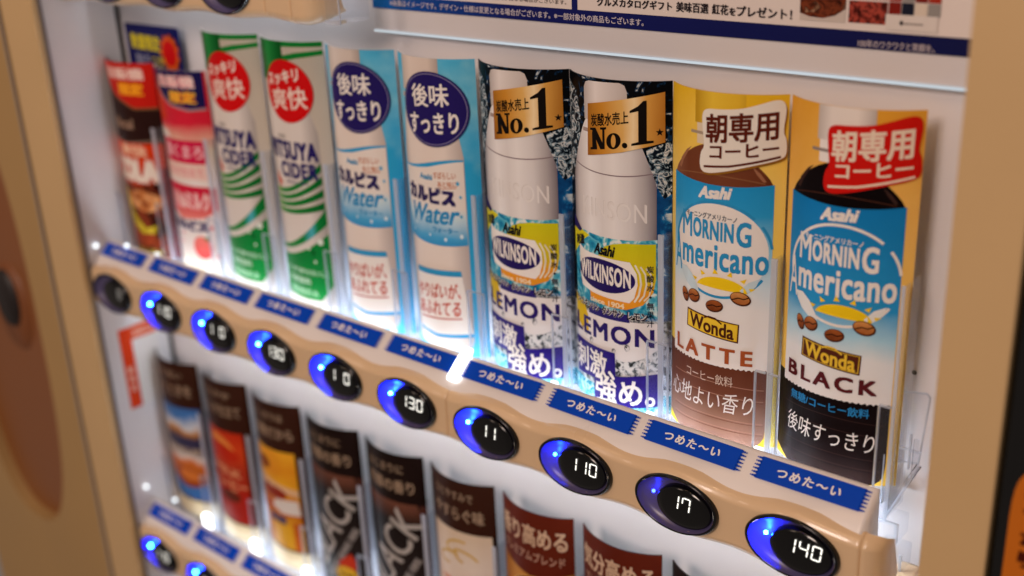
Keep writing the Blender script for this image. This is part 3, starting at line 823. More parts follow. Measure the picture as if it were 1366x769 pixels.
def lactic_art():
    A = Art()
    sky = ramp_ink('blue_sky_card_print', [(0, '#54B4D8'), (.35, '#2FA4D6'), (.6, '#2FA6DA'), (.85, '#7CC6E0'), (1, '#4FB4DC')], 'v', 0, 200, .5, .05)
    A.rect('background_print', -40, 40, 0, 202, sky, 1)
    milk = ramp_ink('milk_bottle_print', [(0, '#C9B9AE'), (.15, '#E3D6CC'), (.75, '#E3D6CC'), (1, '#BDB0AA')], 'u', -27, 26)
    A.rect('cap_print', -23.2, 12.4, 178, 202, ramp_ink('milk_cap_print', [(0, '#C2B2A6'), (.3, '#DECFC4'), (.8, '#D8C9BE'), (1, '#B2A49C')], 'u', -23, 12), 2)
    A.rect('cap_print', -25, 14, 173, 176, ink('#BDB3AE'), 3)
    def half(v): return 19 + 8 * min(1, max(0, (178 - v) / 40)) ** .9
    vs2 = [178 - 4 * k for k in range(11)] + [120, 60, 20, 12, 7, 4, 3]
    hw = [half(v) if v > 12 else half(12) - {7: 1.5, 4: 4, 3: 7}.get(v, 0) for v in vs2]
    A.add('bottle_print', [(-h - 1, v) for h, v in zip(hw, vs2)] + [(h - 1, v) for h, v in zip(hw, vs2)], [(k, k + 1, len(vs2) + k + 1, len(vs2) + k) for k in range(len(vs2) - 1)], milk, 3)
    wv = lambda u: 131 + 4 * math.sin((u + 2) / 17) + 1.2
    lab = ramp_ink('milk_label_print', [(0, '#2C8CC8'), (.12, '#49A2D2'), (.38, '#C7DCE4'), (.5, '#E6DED6'), (1, '#E6DCD3')], 'v', 77, 130, .14, .06)
    A.band('bottle_label', cosrange(-27.6, 25.6, 20, wv), cosrange(-27.6, 25.6, 20, lambda u: 77.5 + 2.2 * (u / 26) ** 2), lab, 5)
    A.band('bottle_label', cosrange(-27.6, 25.6, 20, lambda u: wv(u) + .4), cosrange(-27.6, 25.6, 20, lambda u: wv(u) - 2.4 * (1 - .7 * abs(u) / 26)), ink('#2E9BD0'), 6)
    L = 'label_lettering'
    A.text(L, 'Asahi', -9, 2.5, 121.5, 125.4, ink('#3D8FBE'), 7, bold=.03)
    A.text(L, 'すばらしい', 3.5, 20, 123.4, 128, ink('#C4764E'), 7, bold=.012, slope=.05)
    A.text(L, 'あと味に', 6.5, 20.5, 118.0, 122, ink('#C4764E'), 7, bold=.012, slope=.05)
    A.line(L, [(5, 116.6), (20, 118)], .5, ink('#C4764E'), 7)
    A.text(L, 'カルピス', -24, 19, 106, 117.4, ink('#2A2259'), 8, bold=.055, slope=-.03)
    A.text(L, 'Water', -22, 21, 92, 105.4, ink('#2C8BC0'), 8, bold=.018, shear=.28, slope=.05)
    A.text(L, 'ウォーター', 0, 19.5, 86.6, 90.8, ink('#2C8BC0'), 8, bold=.03)
    for (u, v, r) in ((21, 121, 1.2), (22.5, 112, .9), (22.3, 99, 1), (-17, 90, .9), (-21.5, 84, .8), (10, 82.5, 1.1), (21.6, 85.5, 1.3), (-3, 84, .8)):
        A.ell('bottle_label', u, v, r, r * 1.2, ink('#4FA6D0') if v > 90 else ink('#D2E4EC'), 7, n=14)
    # handwritten note panel
    A.poly('note_panel', [(-21, 58.5), (19.6, 61.5), (26, 14.8), (-3, 11), (-22, 12.5)], ink('#2E93C4'), 9)
    A.poly('note_panel', [(-21, 54.5), (20.2, 57.6), (25.8, 17.4), (-2, 13.4), (-22, 14.6)], ink('#ECE6E0'), 10)
    A.text('note_lettering', 'やりばいが、', -20.5, 19, 39.4, 50.5, ink('#C0452F'), 12, bold=.012, slope=.12, shear=.1)
    A.text('note_lettering', 'あふれてる', -20.5, 18, 27, 37.6, ink('#C0452F'), 12, bold=.012, slope=.12, shear=.1)
    A.line('note_lettering', [(-19.5, 22.6), (0, 25), (18.5, 27.6)], .9, ink('#B94A3A'), 12)
    # round violet seal
    vio = ink('#241A60')
    A.ell('badge', 5.4, 168, 26.4, 24, vio, 13)
    A.ring('badge', 5.4, 168, 24.9, 22.5, .45, ink('#8C84A8'), 14)
    A.text('badge_lettering', '後味', -10.5, 19, 169.6, 184.2, WHT, 15, bold=.013, slope=.06)
    A.text('badge_lettering', 'すっきり', -14.5, 24.5, 152.4, 166, WHT, 15, bold=.02, slope=.06)
    return A

def cider_art():
    A = Art()
    A.rect('background_print', -40, 40, 0, 202, ramp_ink('pale_card_print', [(0, '#C9C2BC'), (.3, '#CFC8BE'), (1, '#B9AE9E')], 'v', 0, 200, .1, .03), 1)
    gr = ink('#0E7A2C'); gr2 = ink('#0A5E22')
    A.band('background_print', [(-40, 204), (-6, 203), (40, 203)], [(-40, 196), (-6, 196), (40, 196.5)], gr, 2)
    A.band('background_print', [(4, 190), (16, 192.4), (40, 194.6)], [(4, 186), (16, 188.4), (40, 191.4)], gr, 2)
    A.band('background_print', [(-40, 200), (-19, 200)], [(-40, 168), (-20, 172)], gr2, 2)
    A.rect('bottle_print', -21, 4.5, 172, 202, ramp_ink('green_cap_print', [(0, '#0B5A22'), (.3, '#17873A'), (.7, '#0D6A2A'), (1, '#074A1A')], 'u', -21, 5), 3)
    def half(v): return 13 + 14 * min(1, max(0, (172 - v) / 36)) ** .8
    vs2 = [172 - 4 * k for k in range(10)] + [100, 40, 10, 5, 3]
    hw = [half(v) - {5: 2, 3: 6}.get(v, 0) for v in vs2]
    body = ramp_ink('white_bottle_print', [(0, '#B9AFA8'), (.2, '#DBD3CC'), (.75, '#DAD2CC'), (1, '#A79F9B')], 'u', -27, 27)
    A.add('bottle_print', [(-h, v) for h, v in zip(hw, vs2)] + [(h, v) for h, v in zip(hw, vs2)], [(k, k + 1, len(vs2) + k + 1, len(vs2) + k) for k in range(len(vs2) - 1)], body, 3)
    A.text('label_lettering', 'Asahi', -11, -2, 130.5, 134, ink('#A9A39E'), 7, bold=.03)
    A.text('label_lettering', 'MITSUYA', -26, 25.5, 115, 129, ink('#241C62'), 7, bold=.04, spacing=1.12)
    A.text('label_lettering', 'CIDER', -11.5, 24, 101.5, 113.5, ink('#241C62'), 7, bold=.04, spacing=1.15)
    A.text('label_lettering', 'SINCE 1884', -6, 15, 97.6, 99.6, ink('#4A4470'), 7, bold=.02)
    A.poly('bottle_label', [(-20, 105), (-15.5, 99), (-12, 97), (-15, 95), (-17, 90), (-18.5, 95), (-21, 96)], ink('#CC5A40'), 6)
    for k in range(4):
        A.band('bottle_label', cosrange(-24, 26.6, 18, lambda u: 91.5 - 5.0 * k + .0105 * (u + 20) ** 2 * (1 - .2 * k)), cosrange(-24, 26.6, 18, lambda u: 88.0 - 5.0 * k + .0095 * (u + 20) ** 2 * (1 - .22 * k)), ramp_ink('green_sweep_print', [(0, '#6FB52C'), (.18, '#1E8A34'), (1, '#0A6428')], 'u', -24, 26), 6)
    A.band('bottle_label', cosrange(-27, 27, 20, lambda u: 45 + .0115 * (u + 27) ** 2 + 2), cosrange(-27, 27, 20, lambda u: 42 + .0085 * (u + 27) ** 2 + 2), ramp_ink('green_arc_print', [(0, '#2E8A3A'), (.6, '#12803A'), (.75, '#4FB0C0'), (.85, '#128038'), (1, '#0A6A2C')], 'u', -27, 27), 6)
    A.band('bottle_label', cosrange(-27, 27, 20, lambda u: 37.5 + .0075 * (u + 27) ** 2 + 2), cosrange(-27, 27, 20, lambda u: 8 if u < 16 else 8 + (u - 16) * 1.2), ink('#118037'), 6)
    A.text('label_lettering', 'すっきり爽やかおいしく', -19, 24, 27.5, 32.4, ink('#BFE0C4'), 7, bold=.02)
    A.text('label_lettering', '天然香料', -18, 8, 19.5, 25, ink('#BFE0C4'), 7, bold=.02)
    A.text('label_lettering', '清涼飲料水', -17, 14, 10.5, 16.5, ink('#9ACFA4'), 7, bold=.02)
    for (u, v, r) in ((20, 55, 2.4), (13, 46, 2.0), (9.5, 49, 1.2), (14, 39, 1.1)):
        A.ell('bottle_label', u, v, r, r * 1.1, ink('#DDE6DC') if r != 2.0 else ink('#0D5E28'), 8, n=18)
    A.ell('badge', 4.6, 165, 22.4, 22.4, ink('#CC0F12'), 12)
    A.text('badge_lettering', 'スッキリ', -14.5, 17, 170, 179.5, ink('#EBD8CC'), 14, bold=.03, slope=.16)
    A.text('badge_lettering', '爽快', -11, 22, 152, 168, ink('#EBD8CC'), 14, bold=.008, slope=.08)
    return A

def peach_art(H):
    A = Art()
    A.rect('background_print', -40, 40, 0, H, ramp_ink('peach_print', [(0, '#E6DCC0'), (.1, '#E9E0DA'), (.45, '#EADFDC'), (.62, '#E5D5B8'), (.75, '#D2203A'), (1, '#C22D22')], 'v', 0, H, .05, .05), 1)
    A.poly('bottle_label', [(-40, 122), (-10, 118), (-6, 108), (-40, 106)], ink('#E4D9D2'), 2)
    A.poly('bottle_label', [(-40, 150), (-14, 156), (-8, 128), (-40, 120)], ink('#D23A1E'), 2)
    A.rect('bottle_label', -22, 30, 93, 112, ink('#CE1848'), 4)
    A.text('label_lettering', '濃くまろ', -19, 26, 97, 108.5, ink('#EDB6BE'), 5, bold=.02)
    A.rect('bottle_label', -24, 30, 80, 92, ink('#EAC8BE'), 3)
    A.text('label_lettering', 'ミルク仕立て', -20, 24, 83, 89.6, ink('#E38F92'), 5, bold=.02)
    A.poly('bottle_label', [(-30, 76), (32, 74), (32, 55), (18, 48), (-8, 45), (-24, 50), (-30, 56)], ramp_ink('pink_band_print', [(0, '#E88C80'), (.5, '#D6263F'), (1, '#C8143C')], 'v', 45, 76), 4)
    A.text('label_lettering', 'もも&ミルク', -20, 26, 54.5, 70, ink('#F0C6C4'), 5, bold=.05)
    A.text('label_lettering', 'カルピス', -23, 21, 36, 45.5, ink('#2A2260'), 5, bold=.06)
    A.ell('bottle_label', 13, 22.5, 10, 9.8, ramp_ink('fruit_print', [(0, '#D8484A'), (1, '#E87A70')], 'v', 12, 32), 4)
    A.poly('bottle_label', [(15, 31), (22, 33), (19, 28.5)], ink('#4F7A3A'), 5)
    for u, v in ((-15, 24), (24, 40), (27, 16), (-10, 32)):
        A.ell('bottle_label', u, v, 1.8, 1.8, ink('#DE6C7A'), 4, n=12)
    A.poly('badge', [(-20, 167), (34, 167), (34, 139), (20, 137.5), (0, 141), (-12, 149)], ink('#1A1650'), 7)
    A.line('badge', [(-21, 158), (-12, 147.6), (0, 140), (18, 136.4), (34, 137.6)], 1.6, ink('#9C8E96'), 8)
    A.text('badge_lettering', '自販機', -12, 27, 153.6, 163.6, ink('#E2717E'), 9, bold=.05)
    A.text('badge_lettering', '自販機', -12, 27, 153.6, 163.6, ink('#EFE2DC'), 10, bold=.005)
    A.text('badge_lettering', '限定', 1, 27, 141.6, 151.4, ink('#E06A20'), 9, bold=.06)
    A.text('badge_lettering', '限定', 1, 27, 141.6, 151.4, ink('#F0C840'), 10, bold=.005)
    return A
def cola_art(H):
    A = Art()
    A.rect('background_print', -40, 40, 0, H, noise_ink('cola_food_print', [(.3, '#1A0C0A'), (.42, '#3C1710'), (.5, '#8C3A1E'), (.56, '#5A1C12'), (.7, '#1C0C0A')], 5, 4, dist=.6), 1)
    A.rect('background_print', -40, 40, 96, H, ink('#2A1512'), 2)
    A.poly('bottle_label', [(-40, 99), (40, 101), (40, 70), (0, 62), (-40, 66)], ramp_ink('red_cola_print', [(0, '#B23A14'), (1, '#D63A10')], 'v', 60, 100, .3, .05), 3)
    A.text('label_lettering', '爽快', -14, 20, 88.5, 99, ink('#E8B99A'), 5, bold=.03)
    A.text('label_lettering', 'COLA', -30, 29, 66, 87, ink('#E9DCD0'), 5, bold=.07)
    A.text('label_lettering', '0kcal', -16, 10, 112, 121, ink('#9A7C68'), 5, bold=.02)
    A.line('bottle_label', [(-36, 101), (0, 100), (36, 104)], 1.2, ink('#8E7A6A'), 4)
    A.poly('bottle_label', [(-16, 56), (8, 60), (30, 54), (31, 46), (10, 40), (-14, 44)], noise_ink('burger_print', [(.35, '#7A3014'), (.5, '#C77B42'), (.62, '#E2B27C')], 8, 4), 4)
    A.poly('bottle_label', [(-24, 58), (-18, 60), (-12, 40), (6, 26), (20, 30), (16, 22), (-2, 20), (-18, 32)], noise_ink('fries_print', [(.35, '#8A7A18'), (.5, '#C4AC24'), (.65, '#D8C64A')], 14, 3), 5)
    A.poly('bottle_label', [(-18, 22), (14, 20), (10, 10), (-18, 10)], ink('#8E3A1E'), 4)
    A.text('label_lettering', 'ZERO SUGAR', -14, 22, 3.5, 7, ink('#A8963A'), 5, bold=.03)
    A.rect('bottle_label', 30.5, 40, 0, 80, ink('#6E1414'), 4)
    A.poly('badge', [(-40, 167), (40, 167), (40, 131), (14, 130), (-10, 140), (-26, 156)], ink('#C01E14'), 7)
    A.line('badge', [(-30, 158), (-22, 151), (-8, 139), (14, 129.6), (40, 130.4)], 1.6, ink('#7E5A3A'), 8)
    A.text('badge_lettering', '自販機', -16, 28, 153.4, 163, ink('#EBC9BE'), 9, bold=.03)
    A.text('badge_lettering', '限定', 0, 26, 140.5, 151, ink('#F0A020'), 9, bold=.05)
    return A
def coffee_can_art(kind, H):
    A = Art()
    heads = {0: ('ほろ苦い', 'ひとときを'), 1: ('まろやか', 'ミルク仕立て'), 2: ('すっきりは', '微糖だから'), 3: ('はじまりに', '芳醇の香り'), 4: ('はじまりに', '芳醇の香り'), 5: ('ひとやすみで', 'やすらぐ味'), 6: ('香り高める', 'プレミアムブレンド'), 7: ('気分高める', 'プレミアムブレンド'), 8: ('コクの', '深み')}
    base = {6: '#5C1F10', 7: '#5A1E10'}.get(kind, '#33190F')
    if kind in (3, 4, 8): base = '#1A0E0B'
    A.rect('background_print', -40, 40, 0, H, ink(base), 1)
    if kind in (0, 1, 2, 6, 7): A.rect('background_print', -40, 40, 0, 18, ramp_ink('cream_base_print', [(0, '#B9AA8C'), (.5, '#D2C4A4'), (1, '#C7B792')], 'v', 0, 18, .3, .1), 2)
    l1, l2 = heads[kind]
    L = 'label_lettering'
    tc = ink('#947C66')
    if kind < 6 or kind == 8:
        A.text('header_lettering', l1, -20, 17, H - 16, H - 8.5, tc, 5, bold=.01); A.text('header_lettering', l2, -22, 25, H - 33, H - 21.5, tc, 5, bold=.02)
    if kind == 0:
        A.rect('bottle_label', -28, 30, 20, 115, ramp_ink('mug_photo_print', [(0, '#2E5C9A'), (.16, '#3C72AE'), (.24, '#A04A1C'), (.4, '#C86A28'), (.46, '#D8CCC4'), (.54, '#4A3C50'), (.66, '#1F2C50'), (.74, '#B87C3A'), (.8, '#C9CCD0'), (.9, '#3F74B4'), (1, '#3A64A0')], 'v', 20, 115, .22, .06), 3)
        A.ell('bottle_label', 6, 42, 20, 10, ink('#8E3A14'), 4); A.ell('bottle_label', 8, 45, 15, 6, ink('#C86F2E'), 5)
        A.text(L, 'CAFE AU LAIT', -20, 26, 68, 74, ink('#B8A890'), 5, bold=.03)
    if kind == 1:
        A.rect('bottle_label', -26, 24, 20, 112, ramp_ink('red_can_print', [(0, '#8E1A10'), (.3, '#A82012'), (.55, '#A8301A'), (.8, '#C84018'), (1, '#B82C12')], 'v', 20, 112, .3, .05), 3)
        A.ell('bottle_label', -4, 96, 18, 10, ink('#DE8A3E'), 4, rot=-.3); A.ell('bottle_label', -2, 91, 20, 8, ink('#B8280F'), 5, rot=-.2)
        A.text(L, 'MILK', -18, 18, 68, 76, ink('#D08A62'), 5, bold=.03, slope=-.1); A.text(L, 'コーヒー', -18, 22, 52, 64, ink('#D08A62'), 5, bold=.04)
        A.ell('bottle_label', 0, 46, 14, 6, ink('#5E2412'), 4)
    if kind == 2:
        A.rect('bottle_label', -28, 24, 20, 116, ramp_ink('amber_can_print', [(0, '#C8901E'), (.2, '#D8A01E'), (.4, '#B8521C'), (.62, '#E2A626'), (.8, '#D88A1C'), (1, '#E2A026')], 'v', 20, 116, .35, .05), 3)
        A.poly('bottle_label', [(-28, 88), (24, 80), (24, 74), (0, 78), (-28, 78)], ink('#DAB08A'), 4)
        A.ell('bottle_label', -14, 100, 9, 6, ink('#7E3410'), 4); A.ell('bottle_label', -6, 74, 18, 6, ink('#8E2A14'), 4)
        A.poly('bottle_label', [(-2, 68), (22, 70), (24, 56), (4, 55), (-8, 60)], ink('#D8CFC8'), 5)
        A.text(L, '微糖', -14, 8, 44, 52, ink('#3A3A64'), 5, bold=.04)
        for u in (-20, 14): A.rect('bottle_label', u, u + 7, 20, 48, ink('#B85A1A'), 4)
    if kind in (3, 4):
        A.poly('bottle_label', [(-40, 117), (-24, 119), (26, 118.5), (28, 112), (28, 0), (-40, 0)], ramp_ink('dark_can_print', [(0, '#17110F'), (.5, '#241C1A'), (.85, '#191211'), (1, '#6A4030')], 'v', 0, 118, .08, .05), 3)
        A.rect('bottle_label', 28, 40, 0, 118, ink('#4A2820'), 3)
        A.turned(L, 'BLACK', -3, 70, 92, 28, 1.02, ink('#A9A29C'), 5)
        A.turned(L, 'COFFEE BEANS 100%', 8, 44, 62, 6, 1.02, ink('#8F8884'), 5)
        A.poly('bottle_label', [(4, 36), (16, 46), (20, 40), (20, 30), (2, 28)], ink('#B8321A'), 6)
        A.ell('bottle_label', 10, 24, 11, 8, ink('#C79A22'), 7); A.text(L, '豆100%', 3, 17, 22, 26, ink('#5A3A10'), 8, bold=.04)
    if kind == 5:
        A.rect('bottle_label', -27, 30, 0, 118, ramp_ink('latte_glass_print', [(0, '#B85A24'), (.2, '#C8643A'), (.42, '#D0703E'), (.55, '#D9C3AE'), (.75, '#D8C8BA'), (1, '#CFB9A0')], 'v', 0, 118, .12, .05), 3)
        for (u, v, r) in ((0, 104, .3), (8, 96, -.3), (-8, 92, .2)): A.ring('bottle_label', u, v, 11, 5, 2.4, ink('#C8A25A'), 4, rot=r, t0=.5, t1=4.6)
        A.text(L, 'CAFE LATTE', -18, 4, 70, 74.5, ink('#C86A3A'), 5, bold=.04)
        A.poly('bottle_label', [(-22, 64), (8, 56), (8, 40), (-22, 40)], ink('#C4421C'), 4)
        A.text(L, '100%', -6, 8, 46, 53, ink('#E8C8A8'), 5, bold=.04)
        A.rect('bottle_label', 30, 40, 0, 118, ink('#1B0F0C'), 3)
    if kind in (6, 7):
        A.band('bottle_label', [(-40, 118), (-20, 112), (0, 108), (20, 112), (40, 118)], [(-40, 30), (-20, 30), (0, 30), (20, 30), (40, 30)], ramp_ink('gold_can_print' + str(kind), [(0, '#9A5A20'), (.5, '#C48A34'), (1, '#A8742C')], 'u', -34, 34, .4, .05), 3)
        A.ell('bottle_label', 4, 84, 26, 24, ramp_ink('brown_medal_print', [(0, '#4E200E'), (1, '#6E3416')], 'v', 60, 108), 5)
        A.ring('bottle_label', 4, 84, 26, 24, 1.2, ink('#C99A4A'), 6)
        A.text('header_lettering', l1, -30, 29, H - 27, H - 10, ink('#C8A88C'), 6, bold=.02); A.text('header_lettering', l2, -28, 27, H - 39, H - 31, ink('#B8907A'), 6, bold=.015)
        A.text(L, '30th 本格', -14, 22, 92, 100, ink('#C9A070'), 7, bold=.02)
        A.text(L, '金の微糖', -16, 24, 74, 88, ink('#D8B070'), 7, bold=.03)
    if kind == 8:
        A.rect('bottle_label', -28, 28, 0, 110, ramp_ink('dark_blue_can_print', [(0, '#14161C'), (1, '#22262E')], 'v', 0, 110), 3)
    return A

UP, LOW_G = 'drink cards in the upper row', 'coffee can cards in the lower row'
def at(i, row): return (i * PITCH - .0035, YE, .021 - .26 * row)
SHEETY, SHEETW, SHEETK = solid('card_sheet_yellow', '#E2B13C', .4), solid('card_sheet_white', '#D2CCC8', .4), solid('card_sheet_dark', '#2A201E', .4)
make_card('drink_card', coffee_art(True), 'tall black coffee bottle card with red handwritten badge at the right end of the row', 200, at(9, 0), UP, SHEETY, 37.6)
make_card('drink_card', coffee_art(False), 'tall latte bottle card with cream badge and brown writing on a yellow ground', 200, at(8, 0), UP, SHEETY, 37.6)
c7 = make_card('drink_card', lemon_art(), 'lemon sparkling water card next to the latte card, gold No.1 plate on its neck', 200, at(7, 0), UP, SHEETK, 38.4)
c6 = copy_tree(c7); c6.location = at(6, 0); c6['label'] = 'lemon sparkling water card with gold No.1 plate next to the milky blue drink cards'
c5 = make_card('drink_card', lactic_art(), 'milky drink card with round violet seal beside the lemon sparkling water cards', 200, at(5, 0), UP, SHEETW)
c4 = copy_tree(c5); c4.location = at(4, 0); c4['label'] = 'milky drink card with round violet seal beside the green capped cider cards'
c3 = make_card('drink_card', cider_art(), 'green capped cider bottle card with red disc, next to the milky drink cards', 200, at(3, 0), UP, SHEETW)
c2 = copy_tree(c3); c2.location = at(2, 0); c2['label'] = 'green capped cider bottle card with red disc, next to the pink peach card'
make_card('drink_card', peach_art(167), 'pink and white peach drink card with navy corner badge', 167, at(1, 0), UP, SHEETW)
make_card('drink_card', cola_art(167), 'red and black cola card with burger picture at the left end of the row', 167, at(0, 0), UP, SHEETK)
can_labels = {0: 'brown headed coffee can card with a blue mug photo', 1: 'brown headed coffee can card with a plain red can',
              2: 'brown headed coffee can card with a yellow and amber can', 3: 'black coffee can card with slanted letters beside the yellow can card',
              4: 'black coffee can card with slanted letters beside the latte glass card', 5: 'dark brown card showing a creamy latte glass',
              6: 'reddish brown and gold coffee card beside the latte glass card', 7: 'reddish brown coffee card cut off by the photo bottom beside a dark card',
              8: 'dark card corner just showing at the right of the lower row'}
proto34 = None
for i in range(9):
    h_ = 160
    if i == 4:
        o = copy_tree(proto34); o.location = at(4, 1); o['label'] = can_labels[4]
    else:
        o = make_card('coffee_card', coffee_can_art(i, h_), can_labels[i], h_, at(i, 1), LOW_G, SHEETK, 33.5)
        if i == 3: proto34 = o
# clear holders around the cards
h0 = None
names_up = ['cola', 'pink peach', 'left cider', 'right cider', 'left milky drink', 'right milky drink', 'left lemon water', 'right lemon water', 'latte', 'black coffee']
names_lo = ['blue mug', 'red can', 'amber can', 'left slanted letter can', 'right slanted letter can', 'latte glass', 'gold can', 'reddish brown can', 'dark corner']
for row, nm in ((0, names_up), (1, names_lo)):
    for i, s in enumerate(nm):
        lab = 'clear acrylic holder around the %s card in the %s row' % (s, 'upper' if row == 0 else 'lower')
        loc = (i * PITCH - .0035, 0, -.26 * row)
        if h0 is None: h0 = o = make_holder(lab, loc, 'clear card holders')
        else:
            o = copy_tree(h0); o.location = loc; o['label'] = lab
# end bracket at the right of the last holder
br = thing('end_bracket', 'clear acrylic end bracket with rounded corner and slanted strut beside the black coffee card', 'bracket', (.664, .055, .02))
def bbox(name, mat, dims, bev=0):
    bm = bmesh.new(); box(bm, *[d - o_ for d, o_ in zip(dims, (.664, .664, .055, .055, .02, .02))], bev=bev)
    return link(name, bm, [mat], br)
pl = [(.6565, .074), (.6715, .0765), (.6735, .0745), (.6705, .036), (.6590, .034)]
bm = bmesh.new()
f = [bm.verts.new((x - .664, .003, z - .02)) for x, z in pl]; b2 = [bm.verts.new((x - .664, .0045, z - .02)) for x, z in pl]
bm.faces.new(f); bm.faces.new(b2[::-1])
for k in range(5): bm.faces.new((f[k], f[(k + 1) % 5], b2[(k + 1) % 5], b2[k]))
bmesh.ops.recalc_face_normals(bm, faces=bm.faces[:])
link('bracket_plate', bm, [CLEAR], br)
bbox('cross_bar', FROST, (.6570, .6720, .0560, .0572, .0425, .0435))
bbox('side_rail', FROST, (.6548, .6556, .050, .060, .010, .040))
def rod(name, p0, p1, r, mat):
    bm = bmesh.new(); d = Vector(p1) - Vector(p0)
    bmesh.ops.create_cone(bm, cap_ends=True, segments=8, radius1=r, radius2=r, depth=d.length)
    q = d.to_track_quat('Z', 'Y').to_matrix().to_4x4(); q.translation = (Vector(p0) + Vector(p1)) / 2 - Vector((.664, .055, .02))
    bm.transform(q); return link(name, bm, [mat], br, True)
for a, b in zip(pl, pl[1:] + pl[:1]): rod('plate_rim', (a[0], .0578, a[1]), (b[0], .0578, b[1]), .0005, FROST)
rod('strut', (.6715, .056, .036), (.6585, .050, .005), .0015, PLATE)
rod('strut_edge', (.6722, .0545, .036), (.6592, .0485, .005), .0006, FROST)
bbox('upright_tab', PLATE, (.669, .6715, .052, .0545, .030, .052), .0005)
bbox('upright_tab', FROST, (.6668, .6676, .052, .0545, .034, .054))
bbox('clip_block', PLATE, (.6505, .6685, .044, .058, -.006, .006), .001)
bbox('clip_block', FROST, (.6665, .6685, .043, .044, -.006, .006), .0003)
bbox('clip_block', FROST, (.655, .6675, .043, .044, .0045, .006), .0003)
bbox('clip_foot', PLATE, (.656, .670, .050, .062, -.030, -.014), .001)
bbox('clip_foot', FROST, (.668, .6695, .049, .050, -.028, -.016), .0003)
# clear clip at the right end of the upper rail
uc = thing('rail_clip', 'clear plastic clip at the cut right end of the upper button rail', 'clip', (.30, .02, .25))
bm = bmesh.new(); box(bm, 0, .014, -.012, .012, -.006, .03, .001); link('clip_body', bm, [CLEAR], uc)
bm = bmesh.new(); box(bm, 0, .014, -.013, -.0121, -.0065, -.004); box(bm, .0132, .0142, -.013, -.0121, -.006, .03); link('clip_edge', bm, [EDGE], uc)

# ---------------------------------------------------------------- flat stickers and the poster
def flat(name, label, cat, art, origin, xdir, zdir, clip, k=1.0):
    ox = Vector(origin); xd = Vector(xdir).normalized(); zd = Vector(zdir).normalized(); nd = xd.cross(zd)
    t = thing(name, label, cat, origin)
    def bend(u, v, h): return xd * (u * k / 1000) + zd * (v * k / 1000) + nd * (h / 1000 + .0003)
    Art.STEP, old = .15, Art.STEP
    art.build(t, bend, clip, cuts=False, nest={'badge_lettering': 'badge', 'poster_lettering': 'poster_sheet', 'notice_lettering': 'poster_sheet', 'slogan_lettering': 'poster_sheet', 'sticker_lettering': 'sticker_sheet', 'food_photo': 'poster_sheet', 'card_lettering': 'promo_sheet'})
    Art.STEP = old
    return t
A = Art()      # poster: art origin at its lower left corner
S = 'poster_sheet'; T = 'poster_lettering'
A.rect(S, 0, 378, 0, 90, ink('#DDD2CC', .5), 1)
navy = ramp_ink('navy_bar_print', [(0, '#1466B0'), (.1, '#15489A'), (.3, '#161C60'), (1, '#141848')], 'u', 0, 378)
A.rect(S, 0, 378, 0, 8, navy, 2)
A.rect(S, 0, 6, 8, 90, navy, 2); A.rect(S, 158.5, 162.5, 8, 90, navy, 2)
A.ell(S, 11, 13, 6, 6, ink('#DDD2CC', .5), 3)
A.text('notice_lettering', '※画像はイメージです。デザイン・仕様は変更となる場合がございます。※一部対象外の商品もございます。', 16, 206, 2.0, 5.9, ink('#C9C2CC'), 4, bold=.01)
A.text('notice_lettering', '※自動販売機によっては品揃えが異なる場合がございます。', 60, 155, 10.3, 12.9, ink('#3A3436'), 4, bold=.0)
A.text('notice_lettering', '※数量には限りがございます。なくなり次第終了となる場合がございます。', 30, 155, 15, 17.6, ink('#3A3436'), 4, bold=.0)
A.text(T, 'グルメカタログギフト', 175.8, 223.3, 11.0, 15.6, ink('#231C22'), 4, bold=.02)
A.text(T, '美味百選', 225.9, 244.9, 10.8, 15.9, ink('#231C22'), 4, bold=.02)
A.text(T, '紅花', 247, 256.3, 10.8, 15.9, ink('#231C22'), 4, bold=.02)
A.text(T, 'を', 256.8, 260.4, 10.8, 14.6, ink('#231C22'), 4, bold=.02)
A.text(T, 'プレゼント！', 261, 291, 10.8, 15.8, ink('#231C22'), 4, bold=.02)
A.text(T, '抽選で毎月20名様に', 205, 262, 20.0, 25.6, ink('#231C22'), 4, bold=.025)
A.text('slogan_lettering', '100年のワクワクと笑顔を。', 325, 361, .6, 4.2, ink('#B9AEB4'), 4, bold=.01)
F = 'food_photo'
dish = noise_ink('dish_photo_print', [(.3, '#1E0D08'), (.42, '#4A1F12'), (.52, '#7A3A22'), (.6, '#33150C'), (.72, '#B08466')], 22, 6, dist=.8)
A.rect(F, 295, 318, 11, 40, ink('#C4B8B0'), 3); A.poly(F, [(295, 14.5), (300, 13), (307, 12.6), (313, 14.2), (318, 17.5), (318, 40), (295, 40)], dish, 4)
A.rect(F, 319.5, 338, 11.5, 21.5, noise_ink('meat_photo_print', [(.3, '#200C0A'), (.45, '#5A1E18'), (.55, '#B04A3C'), (.65, '#3A1410'), (.8, '#C9A088')], 26, 5), 3)
A.rect(F, 319.5, 338, 22.5, 40, noise_ink('stew_photo_print', [(.3, '#6A1A0C'), (.5, '#B0481C'), (.6, '#7A2A12'), (.75, '#D8A060')], 24, 5), 3)
cols = ['#7A2018', '#C9B49A', '#1C2030', '#A0301E', '#D2C4B4', '#6E3A22', '#8E8A86', '#B8441E', '#4A3A1E']
for a_ in range(4):
    for b_ in range(4):
        A.rect(F, 338.6 + 6 * a_, 344.2 + 6 * a_, 16.2 + 6 * b_, 21.8 + 6 * b_, ink(cols[(a_ * 2 + b_ * 3 + a_ * b_) % 9]), 4)
A.rect(F, 337.5, 361.5, 9.4, 16.4, ink('#D5CCC6'), 5)
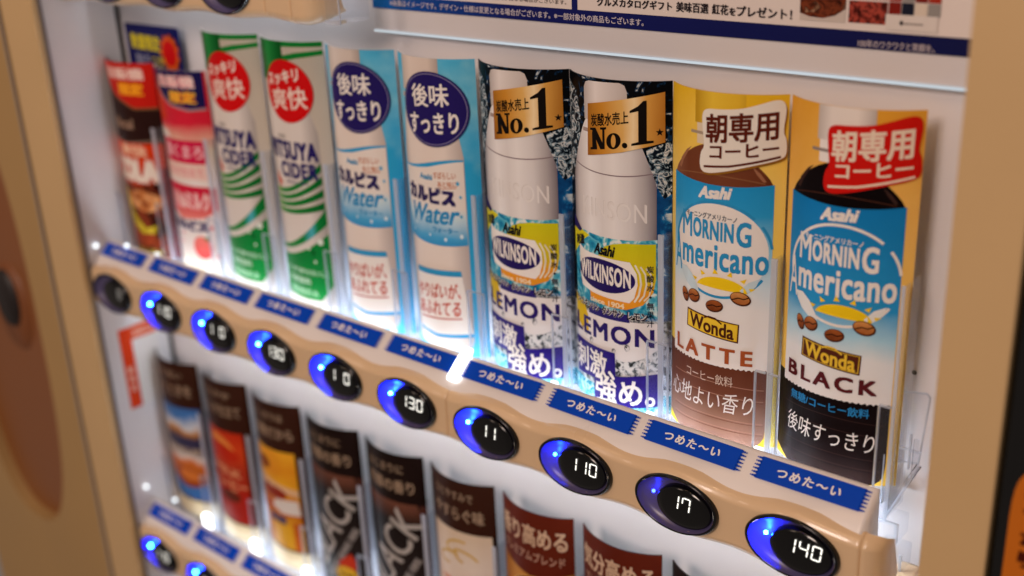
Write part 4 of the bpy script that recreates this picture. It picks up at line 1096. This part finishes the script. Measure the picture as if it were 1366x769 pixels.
A.line(F, [(346, 12.6), (355, 12.6)], .7, ink('#8C8480'), 6); A.ell(F, 345, 12.8, .9, 1.1, ink('#3A3436'), 6, n=12)
flat('poster', 'white campaign poster with navy bottom bar and food photos at the top edge', 'poster', A, (.2823, .0652, .2447), (1, 0, 0), (0, 0, 1), (0, 378, 0, 90), 1.04)
A = Art()      # blue promotion card behind the cola and peach cards
A.rect('promo_sheet', -38, 38, 0, 130, ink('#16195A'), 1)
A.text('card_lettering', '数量限定', -31, 10, 106, 119, ink('#D8C62C'), 3, bold=.03, slope=-.02)
A.text('card_lettering', '当たり', -27, -8, 94, 103, ink('#A9ACC4'), 3, bold=.02)
A.text('card_lettering', 'つき!', -5, 14, 93, 103, ink('#B9A93C'), 3, bold=.02)
n = 22; A.poly('badge', [(22 + (14 if k % 2 else 10.5) * math.cos(2 * PI * k / n), 106 + (16 if k % 2 else 12.5) * math.sin(2 * PI * k / n)) for k in range(n)], ink('#D65A1C'), 3)
A.ell('badge', 22, 106, 9, 10.5, ink('#C80F14'), 4)
flat('promotion_card', 'dark blue promotion card with red sun burst behind the pink peach card', 'promotion card', A, (.0175, YB - .006, .0885), (1, 0, 0), (0, 0, 1), (-38, 38, 0, 127))
A = Art()      # orange sticker on the left wall; u runs into the recess
A.rect('sticker_sheet', 0, 38, -78, 0, ink('#E0DAD6'), 1)
A.rect('sticker_sheet', 0, 38, -13, 0, ink('#DB5A36'), 2); A.rect('sticker_sheet', 0, 12, -78, 0, ink('#D8421E'), 3)
A.text('sticker_lettering', 'お知らせ', 14, 36, -10, -4, ink('#F0C8B4'), 4, bold=.02)
for k, ch in enumerate('新発売'): A.text('sticker_lettering', ch, 3, 9, -44 - 9 * k, -37 - 9 * k, ink('#F0C8B4'), 4, bold=.02)
flat('wall_sticker', 'orange and white corner sticker on the left wall under the rail', 'sticker', A, (XL, .0185, -.050), (0, 1, 0), (0, 0, 1), (0, 38, -78, 0))
A = Art()      # amber sign on the black payment panel
R_ = superellipse(30, -60, 30, 62, 40, 7)
A.poly('sticker_sheet', [(u, v) for u, v in R_], ink('#C26A1E'), 1)
for k, ch in enumerate('しつかり'):
    A.text('sticker_lettering', ch, 5.5, 15.5, -14 - 11 * k, -5.5 - 11 * k, ink('#4A160C'), 3, bold=.05)
flat('amber_sign', 'amber sign with dark brown upright writing on the black panel at the right edge', 'sign', A, (.7365, -.0103, .0885), (1, 0, 0), (0, 0, 1), (0, 60, -122, 2))
